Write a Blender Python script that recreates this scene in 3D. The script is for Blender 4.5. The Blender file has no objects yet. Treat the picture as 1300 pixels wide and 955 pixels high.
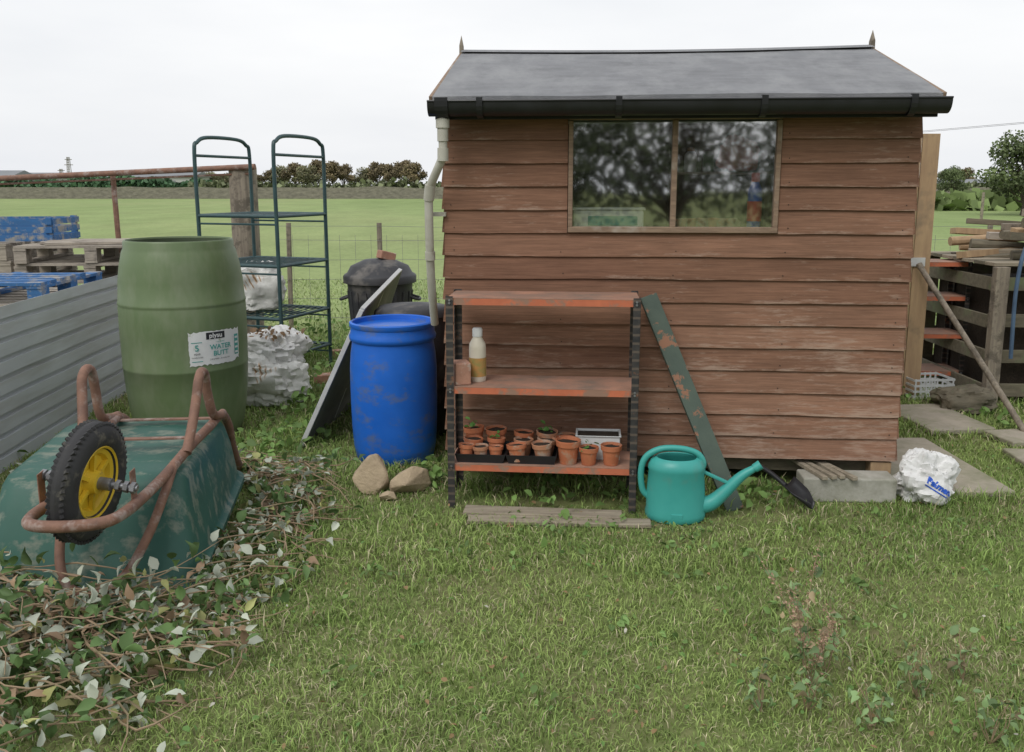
import bpy, math, random, bmesh
import numpy as np
from mathutils import Vector, Matrix, Euler, noise
random.seed(7); rng=np.random.default_rng(7)
scene=bpy.context.scene
COL=scene.collection
def V(*a): return Vector(a)
R_=random.uniform

# ------------------------------------------------------------------ materials
def new_mat(name):
    m=bpy.data.materials.new(name); m.use_nodes=True
    nt=m.node_tree; return m,nt,nt.nodes['Principled BSDF']
def N(nt,t,**k):
    n=nt.nodes.new(t)
    for a,b in k.items(): setattr(n,a,b)
    return n
def mixc(nt,fac,a,b,bt='MIX'):
    n=N(nt,'ShaderNodeMix',data_type='RGBA',blend_type=bt)
    if isinstance(fac,(int,float)): n.inputs[0].default_value=fac
    else: nt.links.new(fac,n.inputs[0])
    for i,x in ((6,a),(7,b)):
        if isinstance(x,(tuple,list)): n.inputs[i].default_value=(x[0],x[1],x[2],1)
        else: nt.links.new(x,n.inputs[i])
    return n.outputs[2]
def ramp(nt,src,stops):
    n=N(nt,'ShaderNodeValToRGB'); cr=n.color_ramp
    while len(cr.elements)<len(stops): cr.elements.new(.5)
    for e,(p,c) in zip(cr.elements,stops):
        e.position=p
        if isinstance(c,(int,float)): c=(c,c,c)
        e.color=(c[0],c[1],c[2],1)
    nt.links.new(src,n.inputs[0]); return n.outputs[0]
def noise_n(nt,scale,detail=6,rough=.6,stretch=(1,1,1),off=0):
    tc=N(nt,'ShaderNodeTexCoord'); mp=N(nt,'ShaderNodeMapping')
    mp.inputs['Scale'].default_value=stretch; mp.inputs['Location'].default_value=(off,off*.7,off*1.3)
    nt.links.new(tc.outputs['Object'],mp.inputs[0])
    n=N(nt,'ShaderNodeTexNoise'); n.inputs['Scale'].default_value=scale
    n.inputs['Detail'].default_value=min(detail,4); n.inputs['Roughness'].default_value=rough
    nt.links.new(mp.outputs[0],n.inputs['Vector']); return n.outputs['Fac']
def bump_n(nt,b,h,strength,dist=.01):
    n=N(nt,'ShaderNodeBump'); n.inputs['Strength'].default_value=strength; n.inputs['Distance'].default_value=dist
    nt.links.new(h,n.inputs['Height']); nt.links.new(n.outputs[0],b.inputs['Normal'])
def pmat(name,c1,c2=None,rough=.6,scale=6,stretch=(1,1,1),metal=0,bump=.2,bscale=40,dirt=None,dthr=.55,dscale=3,dsoft=.12,dstretch=(1,1,1),spec=.4,bdist=.004):
    m,nt,b=new_mat(name)
    if c2 is None: c2=tuple(x*.75 for x in c1)
    f=noise_n(nt,scale,6,.65,stretch)
    col=ramp(nt,f,[(.3,c2),(.7,c1)])
    if dirt:
        d=noise_n(nt,dscale,8,.7,dstretch,3.1)
        dm=ramp(nt,d,[(dthr-dsoft/2,0),(dthr+dsoft/2,1)])
        col=mixc(nt,dm,col,dirt)
    nt.links.new(col,b.inputs['Base Color'])
    b.inputs['Metallic'].default_value=metal
    b.inputs['Specular IOR Level'].default_value=spec
    r=ramp(nt,f,[(.3,max(0,rough-.1)),(.7,min(1,rough+.12))])
    nt.links.new(r,b.inputs['Roughness'])
    if bump>.1: bump_n(nt,b,noise_n(nt,bscale,3,.6,stretch,5),bump,bdist)
    return m
def leafmat(name,trans=.25,rough=.55):
    m,nt,b=new_mat(name)
    at=N(nt,'ShaderNodeAttribute',attribute_name='Col')
    c=at.outputs['Color']
    nt.links.new(c,b.inputs['Base Color']); b.inputs['Roughness'].default_value=rough
    b.inputs['Specular IOR Level'].default_value=.3
    if trans:
        tr=N(nt,'ShaderNodeBsdfTranslucent'); nt.links.new(c,tr.inputs[0])
        mx=N(nt,'ShaderNodeMixShader'); mx.inputs[0].default_value=trans
        nt.links.new(b.outputs[0],mx.inputs[1]); nt.links.new(tr.outputs[0],mx.inputs[2])
        nt.links.new(mx.outputs[0],nt.nodes['Material Output'].inputs[0])
    return m
LEAF=leafmat('leaf_mat',.2); GRASS=leafmat('grass_mat',0,.7); TREEL=leafmat('tree_leaf_mat',0,.7)

def shed_wood():
    m,nt,b=new_mat('shed_boards')
    at=N(nt,'ShaderNodeAttribute',attribute_name='Col')
    sp=N(nt,'ShaderNodeSeparateColor'); nt.links.new(at.outputs['Color'],sp.inputs[0])
    base=mixc(nt,sp.outputs[0],(.215,.113,.073),(.300,.166,.110))
    gr=noise_n(nt,1,7,.7,(5,40,150))
    base=mixc(nt,1.0,base,ramp(nt,gr,[(.3,.70),(.7,1.2)]),'MULTIPLY')
    bl=noise_n(nt,2.2,5,.6,(1,1,2.5),4)
    base=mixc(nt,1.0,base,ramp(nt,bl,[(.3,.82),(.7,1.12)]),'MULTIPLY')
    w=noise_n(nt,1,8,.75,(9,9,60),7)
    w2=noise_n(nt,2.5,4,.6,(1,1,1.5),11)
    def math_(op,a,c):
        n=N(nt,'ShaderNodeMath',operation=op)
        for i,x in enumerate((a,c)):
            if isinstance(x,(int,float)): n.inputs[i].default_value=x
            else: nt.links.new(x,n.inputs[i])
        return n.outputs[0]
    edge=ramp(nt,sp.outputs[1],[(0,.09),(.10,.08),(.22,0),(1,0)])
    s=math_('ADD',math_('MULTIPLY',w,.70),math_('MULTIPLY',w2,.42))
    s=math_('ADD',s,math_('MULTIPLY',sp.outputs[2],.12))
    s=math_('ADD',s,edge)
    mk=ramp(nt,s,[(.64,0),(.81,.65)])
    col=mixc(nt,mk,base,(.44,.33,.26))
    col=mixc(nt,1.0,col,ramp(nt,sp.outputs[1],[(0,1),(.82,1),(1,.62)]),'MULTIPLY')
    nt.links.new(col,b.inputs['Base Color']); b.inputs['Roughness'].default_value=.82
    b.inputs['Specular IOR Level'].default_value=.25
    bump_n(nt,b,gr,.35,.004); return m
MS=shed_wood()
M_frame=pmat('bare_frame_wood',(.32,.23,.16),(.18,.12,.085),.8,1,(8,60,60),dirt=(.4,.35,.3),dthr=.6)
M_felt=pmat('roof_felt',(.285,.29,.305),(.20,.205,.215),.95,3,(1,4,1),bump=.8,bscale=240,dirt=(.33,.335,.345),dthr=.56,dscale=5,dsoft=.3,dstretch=(1,.5,1),bdist=.006)
M_black=pmat('black_plastic',(.024,.025,.028),(.016,.016,.018),.36,5,bump=.05)
M_blackm=pmat('matt_black_plastic',(.05,.052,.058),(.03,.03,.034),.55,6,bump=.15,dirt=(.14,.13,.12),dthr=.62)
M_dark=pmat('dark_interior_wood',(.08,.055,.04),(.045,.03,.022),.9,3)
M_pipe=pmat('grey_pipe',(.50,.49,.43),(.40,.385,.33),.5,8,bump=.05,dirt=(.25,.22,.17),dthr=.62)
M_orange=pmat('orange_paint',(.60,.18,.09),(.44,.13,.07),.6,7,bump=.15,dirt=(.30,.18,.13),dthr=.55,dscale=7,dsoft=.1)
M_orangetop=pmat('worn_orange_shelf',(.46,.24,.16),(.33,.18,.13),.75,6,bump=.2,dirt=(.22,.155,.12),dthr=.5,dscale=5,dsoft=.3)
def slotmat():
    m,nt,b=new_mat('slotted_angle')
    tc=N(nt,'ShaderNodeTexCoord'); sp=N(nt,'ShaderNodeSeparateXYZ'); nt.links.new(tc.outputs['Object'],sp.inputs[0])
    a=N(nt,'ShaderNodeMath',operation='MULTIPLY'); nt.links.new(sp.outputs[2],a.inputs[0]); a.inputs[1].default_value=26
    fr=N(nt,'ShaderNodeMath',operation='FRACT'); nt.links.new(a.outputs[0],fr.inputs[0])
    base=ramp(nt,noise_n(nt,14,6,.7),[(.35,(.022,.022,.025)),(.60,(.05,.046,.044)),(.70,(.2,.09,.05))])
    c=mixc(nt,ramp(nt,fr.outputs[0],[(.0,0),(.66,0),(.70,.6),(.94,.6),(1,0)]),base,(.15,.115,.09))
    nt.links.new(c,b.inputs['Base Color']); b.inputs['Roughness'].default_value=.55; return m
M_slot=slotmat()
M_terra=pmat('terracotta_plastic',(.56,.20,.095),(.42,.14,.07),.55,14,bump=.05,dirt=(.42,.3,.22),dthr=.6,dscale=12)
M_terra2=pmat('faded_terracotta_plastic',(.55,.27,.16),(.40,.19,.11),.6,14,bump=.05,dirt=(.42,.33,.26),dthr=.55,dscale=12)
M_soil=pmat('potting_soil',(.055,.04,.028),(.025,.019,.013),.95,60,bump=1,bscale=150,bdist=.01)
M_gbar=pmat('green_barrel_plastic',(.135,.19,.09),(.115,.165,.077),.42,4,bump=.05,dirt=(.2,.235,.15),dthr=.62,dscale=4,dsoft=.3,dstretch=(1,1,.4))
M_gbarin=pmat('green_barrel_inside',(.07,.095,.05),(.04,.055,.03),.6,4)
M_blue=pmat('blue_barrel_plastic',(.018,.15,.64),(.014,.12,.54),.38,4,bump=.05,dirt=(.10,.15,.30),dthr=.63,dscale=6,dsoft=.16,dstretch=(1,1,1.6))
M_sheet=pmat('pale_sheet_metal',(.52,.54,.56),(.44,.46,.49),.45,2,bump=.05,dirt=(.36,.36,.35),dthr=.6,dscale=3,dsoft=.3,dstretch=(1,.3,3))
M_rust=pmat('rusty_steel',(.27,.15,.105),(.15,.082,.06),.7,16,bump=.4,bscale=90,dirt=(.33,.26,.23),dthr=.58,dscale=9)
M_tray=pmat('green_tray_paint',(.036,.115,.088),(.024,.083,.066),.5,4,bump=.2,bscale=9,dirt=(.15,.185,.145),dthr=.57,dscale=8,dsoft=.12,dstretch=(1,2,1),bdist=.008)
M_tyre=pmat('tyre_rubber',(.045,.045,.048),(.03,.03,.031),.75,12,bump=.2,bscale=60,dirt=(.13,.12,.10),dthr=.6,dscale=12)
M_yellow=pmat('yellow_rim',(.78,.54,.04),(.66,.45,.03),.45,8,bump=.05,dirt=(.35,.26,.1),dthr=.62,dscale=14)
M_steel=pmat('grey_steel',(.33,.34,.36),(.2,.2,.21),.4,20,metal=.6,dirt=(.16,.1,.07),dthr=.6,dscale=20)
M_teal=pmat('teal_plastic',(.06,.38,.34),(.05,.33,.30),.45,5,bump=.04,dirt=(.10,.29,.25),dthr=.6)
M_white=pmat('white_bag_plastic',(.74,.74,.73),(.63,.63,.62),.42,6,bump=.5,bscale=14,dirt=(.46,.43,.37),dthr=.62,bdist=.02)
M_whitep=pmat('white_print',(.75,.76,.76),(.66,.67,.68),.45,10,bump=0)
M_lab=pmat('worn_white_label',(.75,.76,.76),(.66,.67,.68),.45,10,bump=0,dirt=(.42,.46,.36),dthr=.63,dscale=14,dsoft=.05)
M_conc=pmat('concrete',(.45,.44,.39),(.33,.32,.28),.9,5,bump=.5,bscale=80,dirt=(.23,.23,.18),dthr=.56,dscale=6,dsoft=.3)
M_slab=pmat('paving_concrete',(.42,.37,.30),(.32,.285,.23),.9,4,bump=.4,bscale=90,dirt=(.22,.22,.14),dthr=.55,dscale=5,dsoft=.3)
M_pal=pmat('grey_pallet_wood',(.46,.41,.34),(.27,.235,.20),.88,1,(6,40,40),bump=.3,dirt=(.16,.14,.12),dthr=.6)
M_blw=pmat('blue_painted_wood',(.045,.16,.38),(.035,.11,.26),.75,1,(6,30,30),bump=.3,dirt=(.3,.29,.27),dthr=.55,dscale=8)
M_newwood=pmat('honey_wood',(.44,.31,.18),(.32,.21,.125),.75,1,(30,30,4),bump=.25,dirt=(.26,.19,.12),dthr=.6)
M_dkwood=pmat('dark_weathered_wood',(.20,.175,.125),(.105,.092,.066),.9,1,(8,40,40),bump=.4,dirt=(.16,.18,.10),dthr=.6)
M_postw=pmat('old_post_wood',(.34,.295,.23),(.18,.15,.12),.9,1,(40,40,3),bump=.6,dirt=(.14,.12,.095),dthr=.55,dscale=9)
M_plank=pmat('grey_plank_wood',(.38,.33,.25),(.22,.185,.14),.88,1,(5,60,60),bump=.4,dirt=(.16,.14,.10),dthr=.6)
M_gplank=pmat('flaking_green_paint',(.095,.125,.10),(.06,.085,.07),.7,5,bump=.3,dirt=(.28,.14,.085),dthr=.60,dscale=13,dsoft=.05)
M_rack=pmat('dark_green_tube',(.04,.09,.095),(.03,.06,.065),.45,9,bump=.05)
M_hoop=pmat('blue_hoop_pipe',(.09,.15,.24),(.06,.10,.17),.5,9,bump=.05)
M_stone=pmat('sandstone',(.50,.40,.27),(.34,.265,.18),.9,9,bump=.7,bscale=45,bdist=.01)
M_brick=pmat('old_brick',(.44,.24,.17),(.32,.17,.12),.9,12,bump=.6,bscale=70,dirt=(.45,.38,.32),dthr=.6,dscale=14)
M_bark=pmat('bark',(.09,.07,.05),(.05,.04,.03),.95,4,(1,1,.2),bump=.6)
M_stem=pmat('bramble_stem',(.34,.23,.16),(.24,.20,.11),.8,9,bump=.05)
M_beige=pmat('pale_bottle',(.70,.66,.56),(.60,.55,.45),.5,8,bump=0)
M_brownp=pmat('brown_print',(.50,.24,.08),(.25,.26,.09),.5,30,bump=0)
M_capg=pmat('green_cap',(.13,.28,.12),None,.4)
M_red=pmat('red_plastic',(.75,.06,.05),None,.4)
M_bluep=pmat('blue_print',(.03,.12,.60),None,.4)
M_tealp=pmat('teal_print',(.08,.40,.36),None,.45,bump=0)
M_ink=pmat('dark_print',(.03,.03,.035),None,.5,bump=0)
M_orp=pmat('orange_print',(.55,.22,.03),None,.5,bump=0)
M_dsheet=pmat('grey_mesh_sheet',(.20,.205,.195),(.13,.135,.13),.6,3,bump=.3,bscale=120,dirt=(.27,.27,.25),dthr=.6,dscale=3,dsoft=.3)
M_alu=pmat('pale_aluminium',(.6,.61,.61),(.48,.49,.49),.4,9,metal=.2)
M_tub=pmat('translucent_white_tub',(.65,.67,.67),(.55,.57,.57),.35,5,bump=0)
M_wallst=pmat('drystone',(.27,.25,.20),(.14,.13,.105),.95,1.6,(1,1,2.2),bump=.8,bscale=3,bdist=.1)
M_bwall=pmat('pale_building',(.46,.46,.45),(.4,.4,.39),.8,.2,bump=0)
M_broof=pmat('grey_building_roof',(.24,.25,.26),(.19,.2,.21),.8,.2,bump=0)
M_wire=pmat('fence_wire',(.3,.3,.3),None,.5,metal=.5,bump=0)
def glassmat():
    m=bpy.data.materials.new('window_glass'); m.use_nodes=True; nt=m.node_tree
    nt.nodes.remove(nt.nodes['Principled BSDF'])
    t=N(nt,'ShaderNodeBsdfTransparent'); t.inputs[0].default_value=(.94,.96,.95,1)
    g=N(nt,'ShaderNodeBsdfGlossy'); g.inputs['Roughness'].default_value=.035; g.inputs[0].default_value=(1,1,1,1)
    n=noise_n(nt,3,2,.5); bm=N(nt,'ShaderNodeBump'); bm.inputs['Strength'].default_value=.06; bm.inputs['Distance'].default_value=.01
    nt.links.new(n,bm.inputs['Height']); nt.links.new(bm.outputs[0],g.inputs['Normal'])
    mx=N(nt,'ShaderNodeMixShader'); mx.inputs[0].default_value=.38
    nt.links.new(t.outputs[0],mx.inputs[1]); nt.links.new(g.outputs[0],mx.inputs[2])
    nt.links.new(mx.outputs[0],nt.nodes['Material Output'].inputs[0]); return m
M_glass=glassmat()

# ------------------------------------------------------------------ builders
def catmull(pts,n=6):
    P=[Vector(p) for p in pts]; P=[P[0]*2-P[1]]+P+[P[-1]*2-P[-2]]; out=[]
    for i in range(1,len(P)-2):
        a,b,c,d=P[i-1],P[i],P[i+1],P[i+2]
        for k in range(n):
            t=k/n
            out.append(.5*((2*b)+(c-a)*t+(2*a-5*b+4*c-d)*t*t+(3*b-a-3*c+d)*t**3))
    out.append(P[-2].copy()); return out
class B:
    def __init__(s): s.v=[];s.f=[];s.m=[];s.s=[];s.c=[];s.hasc=False
    def add(s,vs,fs,mi=0,sm=False,M=None,c=None):
        o=len(s.v)
        for i,p in enumerate(vs):
            p=Vector(p); s.v.append(M@p if M else p)
            if c is not None:
                s.hasc=True; s.c.append(c[i] if isinstance(c,list) else c)
            else: s.c.append((.5,.5,.5,1))
        for f in fs: s.f.append([i+o for i in f]); s.m.append(mi); s.s.append(sm)
        return s
    def box(s,c,d,R=None,mi=0,M=None,col=None):
        x,y,z=d[0]/2,d[1]/2,d[2]/2
        vs=[V(-x,-y,-z),V(x,-y,-z),V(x,y,-z),V(-x,y,-z),V(-x,-y,z),V(x,-y,z),V(x,y,z),V(-x,y,z)]
        if R is not None: vs=[R@p for p in vs]
        vs=[p+Vector(c) for p in vs]
        return s.add(vs,[(0,3,2,1),(4,5,6,7),(0,1,5,4),(1,2,6,5),(2,3,7,6),(3,0,4,7)],mi,False,M,col)
    def beam(s,p0,p1,w,h,mi=0,up=(0,0,1),col=None):
        p0,p1=Vector(p0),Vector(p1); d=(p1-p0); L=d.length; x=d/L
        y=Vector(up).cross(x)
        if y.length<1e-4: y=V(0,1,0).cross(x)
        y.normalize(); z=x.cross(y)
        R=Matrix((x,y,z)).transposed()
        return s.box((p0+p1)/2,(L,w,h),R,mi,None,col)
    def tube(s,pts,r,seg=8,mi=0,closed=False,sm=True):
        P=[Vector(p) for p in pts]; n=len(P); rr=r if isinstance(r,(list,tuple)) else [r]*n
        T=[]
        for i in range(n):
            if closed: t=P[(i+1)%n]-P[i-1]
            else: t=P[min(i+1,n-1)]-P[max(i-1,0)]
            T.append(t.normalized() if t.length>1e-9 else V(0,0,1))
        u=T[0].orthogonal().normalized(); vs=[]
        for i in range(n):
            u=(u-T[i]*u.dot(T[i]))
            u=u.normalized() if u.length>1e-6 else T[i].orthogonal().normalized()
            w=T[i].cross(u)
            for k in range(seg):
                a=2*math.pi*k/seg; vs.append(P[i]+(u*math.cos(a)+w*math.sin(a))*rr[i])
        fs=[]
        for i in range(n if closed else n-1):
            j=(i+1)%n
            for k in range(seg):
                k2=(k+1)%seg; fs.append((i*seg+k,i*seg+k2,j*seg+k2,j*seg+k))
        s.add(vs,fs,mi,sm)
        if not closed:
            s.add(vs[:seg],[tuple(reversed(range(seg)))],mi); s.add(vs[-seg:],[tuple(range(seg))],mi)
        return s
    def lathe(s,prof,seg=32,mi=0,M=None,sx=1,sy=1,sm=True):
        vs=[];idx=[]
        for r,z in prof:
            if r<1e-5: idx.append([len(vs)]); vs.append(V(0,0,z))
            else:
                idx.append(list(range(len(vs),len(vs)+seg)))
                for k in range(seg):
                    a=2*math.pi*k/seg; vs.append(V(r*sx*math.cos(a),r*sy*math.sin(a),z))
        fs=[]
        for A,C in zip(idx,idx[1:]):
            for k in range(seg):
                k2=(k+1)%seg
                if len(A)==1 and len(C)>1: fs.append((A[0],C[k2],C[k]))
                elif len(C)==1 and len(A)>1: fs.append((A[k],A[k2],C[0]))
                elif len(A)>1: fs.append((A[k],A[k2],C[k2],C[k]))
        return s.add(vs,fs,mi,sm,M)
    def mesh(s,name,mats):
        me=bpy.data.meshes.new(name); me.from_pydata([tuple(p) for p in s.v],[],s.f)
        for m in (mats if isinstance(mats,(list,tuple)) else [mats]): me.materials.append(m)
        me.polygons.foreach_set('material_index',s.m); me.polygons.foreach_set('use_smooth',s.s)
        if s.hasc:
            a=me.color_attributes.new('Col','FLOAT_COLOR','POINT')
            a.data.foreach_set('color',np.array(s.c,dtype=np.float32).ravel())
        me.update()
        if any(s.s):
            try: me.set_sharp_from_angle(angle=math.radians(42))
            except Exception: pass
        return me
    def obj(s,name,mats,parent=None,loc=(0,0,0),rot=(0,0,0),bevel=0):
        return link(s.mesh(name,mats),name,parent,loc,rot,bevel)
def link(me,name,parent=None,loc=(0,0,0),rot=(0,0,0),bevel=0):
    o=bpy.data.objects.new(name,me); COL.objects.link(o)
    o.location=loc; o.rotation_euler=rot
    if parent: o.parent=parent
    if bevel:
        b=o.modifiers.new('b','BEVEL'); b.width=bevel; b.segments=2; b.limit_method='ANGLE'
    return o
def tag(o,label,cat,group=None,kind=None):
    o['label']=label; o['category']=cat
    if group: o['group']=group
    if kind: o['kind']=kind
    return o
def empty(name,loc,rz,label,cat,group=None,rot=None):
    o=bpy.data.objects.new(name,None); COL.objects.link(o); o.empty_display_size=.1
    o.location=loc; o.rotation_euler=rot if rot else (0,0,rz); return tag(o,label,cat,group)
def np_mesh(name,Vt,F,C,mat):
    me=bpy.data.meshes.new(name); n=len(Vt); m,k=F.shape
    me.vertices.add(n); me.vertices.foreach_set('co',Vt.astype(np.float32).ravel())
    me.loops.add(m*k); me.loops.foreach_set('vertex_index',F.astype(np.int32).ravel())
    me.polygons.add(m); me.polygons.foreach_set('loop_start',np.arange(0,m*k,k,dtype=np.int32))
    me.update(calc_edges=True)
    a=me.color_attributes.new('Col','FLOAT_COLOR','POINT'); a.data.foreach_set('color',C.astype(np.float32).ravel())
    me.materials.append(mat); return me
LV=np.array([(0,0,0),(-.3,.33,.07),(0,.4,0),(.3,.33,.07),(-.24,.72,.05),(0,.75,-.03),(.24,.72,.05),(0,1,-.1)])
LF=np.array([(0,2,1),(0,3,2),(1,2,5),(1,5,4),(2,3,6),(2,6,5),(4,5,7),(5,6,7)])
CV=np.array([(0,0,0),(-.24,.22,.10),(0,.3,.02),(.24,.22,.10),(-.30,.52,.16),(0,.58,.02),(.30,.52,.16),(-.14,.82,.05),(0,.84,-.06),(.14,.82,.05),(0,1.08,-.22)])
CF=np.array([(0,2,1),(0,3,2),(1,2,5),(1,5,4),(2,3,6),(2,6,5),(4,5,8),(4,8,7),(5,6,9),(5,9,8),(7,8,10),(8,9,10)])
QV=np.array([(-.5,0,0),(.5,0,0),(.35,1,.1),(-.35,1,.1)]); QF=np.array([(0,1,2),(0,2,3)])
def scatter(pos,size,cols,tilt=1.0,TV=LV,TF=LF):
    n=len(pos); yaw=rng.uniform(0,2*np.pi,n); pi=rng.normal(0,tilt,n); ro=rng.normal(0,tilt,n)
    cy,sy,cp,sp,cr,sr=np.cos(yaw),np.sin(yaw),np.cos(pi),np.sin(pi),np.cos(ro),np.sin(ro)
    Z=np.zeros(n);O=np.ones(n)
    Rz=np.array([[cy,-sy,Z],[sy,cy,Z],[Z,Z,O]]).transpose(2,0,1)
    Rx=np.array([[O,Z,Z],[Z,cp,-sp],[Z,sp,cp]]).transpose(2,0,1)
    Ry=np.array([[cr,Z,sr],[Z,O,Z],[-sr,Z,cr]]).transpose(2,0,1)
    R=Rz@Rx@Ry
    TVn=TV[None]*np.stack([rng.uniform(.75,1.2,n),np.ones(n),rng.uniform(.4,1.8,n)],1)[:,None,:]
    Vt=np.einsum('nij,nkj->nki',R,TVn)*size[:,None,None]+pos[:,None,:]
    k=len(TV); F=TF[None]+np.arange(n)[:,None,None]*k
    C=np.repeat(np.concatenate([cols,np.ones((n,1))],1)[:,None,:],k,1)
    return Vt.reshape(-1,3),F.reshape(-1,TF.shape[1]),C.reshape(-1,4)
def text_geo(s,size,bold=0,align='CENTER'):
    cu=bpy.data.curves.new('t','FONT'); cu.body=s; cu.size=size; cu.align_x=align; cu.offset=bold; cu.resolution_u=3
    ob=bpy.data.objects.new('t',cu); COL.objects.link(ob)
    dg=bpy.context.evaluated_depsgraph_get(); dg.update()
    me=bpy.data.meshes.new_from_object(ob.evaluated_get(dg))
    vs=[v.co.copy() for v in me.vertices]; fs=[tuple(p.vertices) for p in me.polygons]
    bpy.data.objects.remove(ob); bpy.data.meshes.remove(me); bpy.data.curves.remove(cu)
    return vs,fs
def lump(b,size,seed,seg=36,rings=22,amp=.12,freq=1.6,mi=0,power=.75,M=None,fold=.05):
    vs=[];so=Vector((seed*3.1,seed*1.7,seed))
    def sgn(x,p): return math.copysign(abs(x)**p,x)
    for j in range(rings+1):
        ph=-math.pi/2+math.pi*j/rings
        for i in range(seg):
            th=2*math.pi*i/seg
            p=V(sgn(math.cos(ph),power)*sgn(math.cos(th),power),sgn(math.cos(ph),power)*sgn(math.sin(th),power),sgn(math.sin(ph),power))
            n=noise.noise(p*freq+so)*amp*2-abs(noise.noise(p*freq*2.6+so*2))*fold*3+noise.noise(p*freq*6+so)*fold
            p=p*(1+n)
            if p.z<-.7: p.z=-.7-(p.z+.7)*-.15
            vs.append(V(p.x*size[0]/2,p.y*size[1]/2,(p.z+.78)*size[2]/1.75))
    fs=[(j*seg+i,j*seg+(i+1)%seg,(j+1)*seg+(i+1)%seg,(j+1)*seg+i) for j in range(rings) for i in range(seg)]
    return b.add(vs,fs,mi,True,M)

# ------------------------------------------------------------------ camera, light, sky
cam=bpy.data.cameras.new('camera'); co=bpy.data.objects.new('camera',cam); COL.objects.link(co)
co.location=(0,0,1.5); co.rotation_euler=(math.radians(90-10.06),0,0)
cam.sensor_width=36; cam.lens=36*1110/1300; cam.shift_y=-.035; cam.clip_end=3000; cam.clip_start=.05
scene.camera=co
scene.view_settings.view_transform='Standard'; scene.view_settings.look='None'; scene.view_settings.exposure=0
w=bpy.data.worlds.new('World'); scene.world=w; w.use_nodes=True; nt=w.node_tree
bg=nt.nodes['Background']; sky=N(nt,'ShaderNodeTexSky',sky_type='NISHITA',sun_disc=False)
sky.sun_elevation=math.radians(48); sky.sun_rotation=math.radians(212); sky.air_density=1.5; sky.dust_density=4
tc=N(nt,'ShaderNodeTexCoord'); mp=N(nt,'ShaderNodeMapping'); mp.inputs['Scale'].default_value=(1,1,4)
nt.links.new(tc.outputs['Generated'],mp.inputs[0])
ns=N(nt,'ShaderNodeTexNoise'); ns.inputs['Scale'].default_value=1.6; ns.inputs['Detail'].default_value=5; ns.inputs['Roughness'].default_value=.5
nt.links.new(mp.outputs[0],ns.inputs['Vector'])
cl=ramp(nt,ns.outputs['Fac'],[(.25,(.70,.725,.775)),(.5,(.80,.815,.84)),(.72,(.90,.905,.915))])
sc=N(nt,'ShaderNodeVectorMath',operation='SCALE'); sc.inputs['Scale'].default_value=11.6; nt.links.new(cl,sc.inputs[0])
mx=mixc(nt,.93,sky.outputs[0],sc.outputs[0])
nt.links.new(mx,bg.inputs[0]); bg.inputs[1].default_value=.1
sl=bpy.data.lights.new('sun','SUN'); sl.energy=1.5; sl.angle=math.radians(28); sl.color=(1,.97,.92)
so=bpy.data.objects.new('sun',sl); COL.objects.link(so); so.location=(-5,-8,12)
so.rotation_euler=Vector((.5,.8,-1.05)).to_track_quat('-Z','Y').to_euler()

# ------------------------------------------------------------------ ground
def groundmat():
    m,nt,b=new_mat('grass_ground')
    n1=noise_n(nt,1.2,8,.65); n2=noise_n(nt,9,8,.7,(1,1,1),4); n3=noise_n(nt,.06,6,.6,(1,.5,1),8)
    near=ramp(nt,n2,[(.3,(.10,.13,.042)),(.5,(.15,.19,.065)),(.7,(.21,.21,.10))])
    near=mixc(nt,ramp(nt,n1,[(.45,0),(.65,.55)]),near,(.18,.145,.09))
    far=ramp(nt,n3,[(.3,(.21,.28,.105)),(.5,(.25,.32,.13)),(.7,(.28,.33,.145))])
    far=mixc(nt,1.0,far,ramp(nt,n2,[(.3,.82),(.7,1.12)]),'MULTIPLY')
    far=mixc(nt,1.0,far,ramp(nt,noise_n(nt,.6,4,.7,(1,.4,1),15),[(.35,.88),(.65,1.08)]),'MULTIPLY')
    tc=N(nt,'ShaderNodeTexCoord'); sp=N(nt,'ShaderNodeSeparateXYZ'); nt.links.new(tc.outputs['Object'],sp.inputs[0])
    mr=N(nt,'ShaderNodeMapRange'); nt.links.new(sp.outputs[1],mr.inputs[0]); mr.inputs[1].default_value=6; mr.inputs[2].default_value=10
    c=mixc(nt,mr.outputs[0],near,far); nt.links.new(c,b.inputs['Base Color']); b.inputs['Roughness'].default_value=.95
    b.inputs['Specular IOR Level'].default_value=.1
    bump_n(nt,b,n2,.5,.02); return m
b=B(); S=1200
b.add([(-S,-200,0),(S,-200,0),(S,S,0),(-S,S,0)],[(0,1,2,3)])
g=b.obj('ground',groundmat()); g['kind']='structure'; g['label']='rough lawn and green pasture reaching the horizon'

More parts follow.
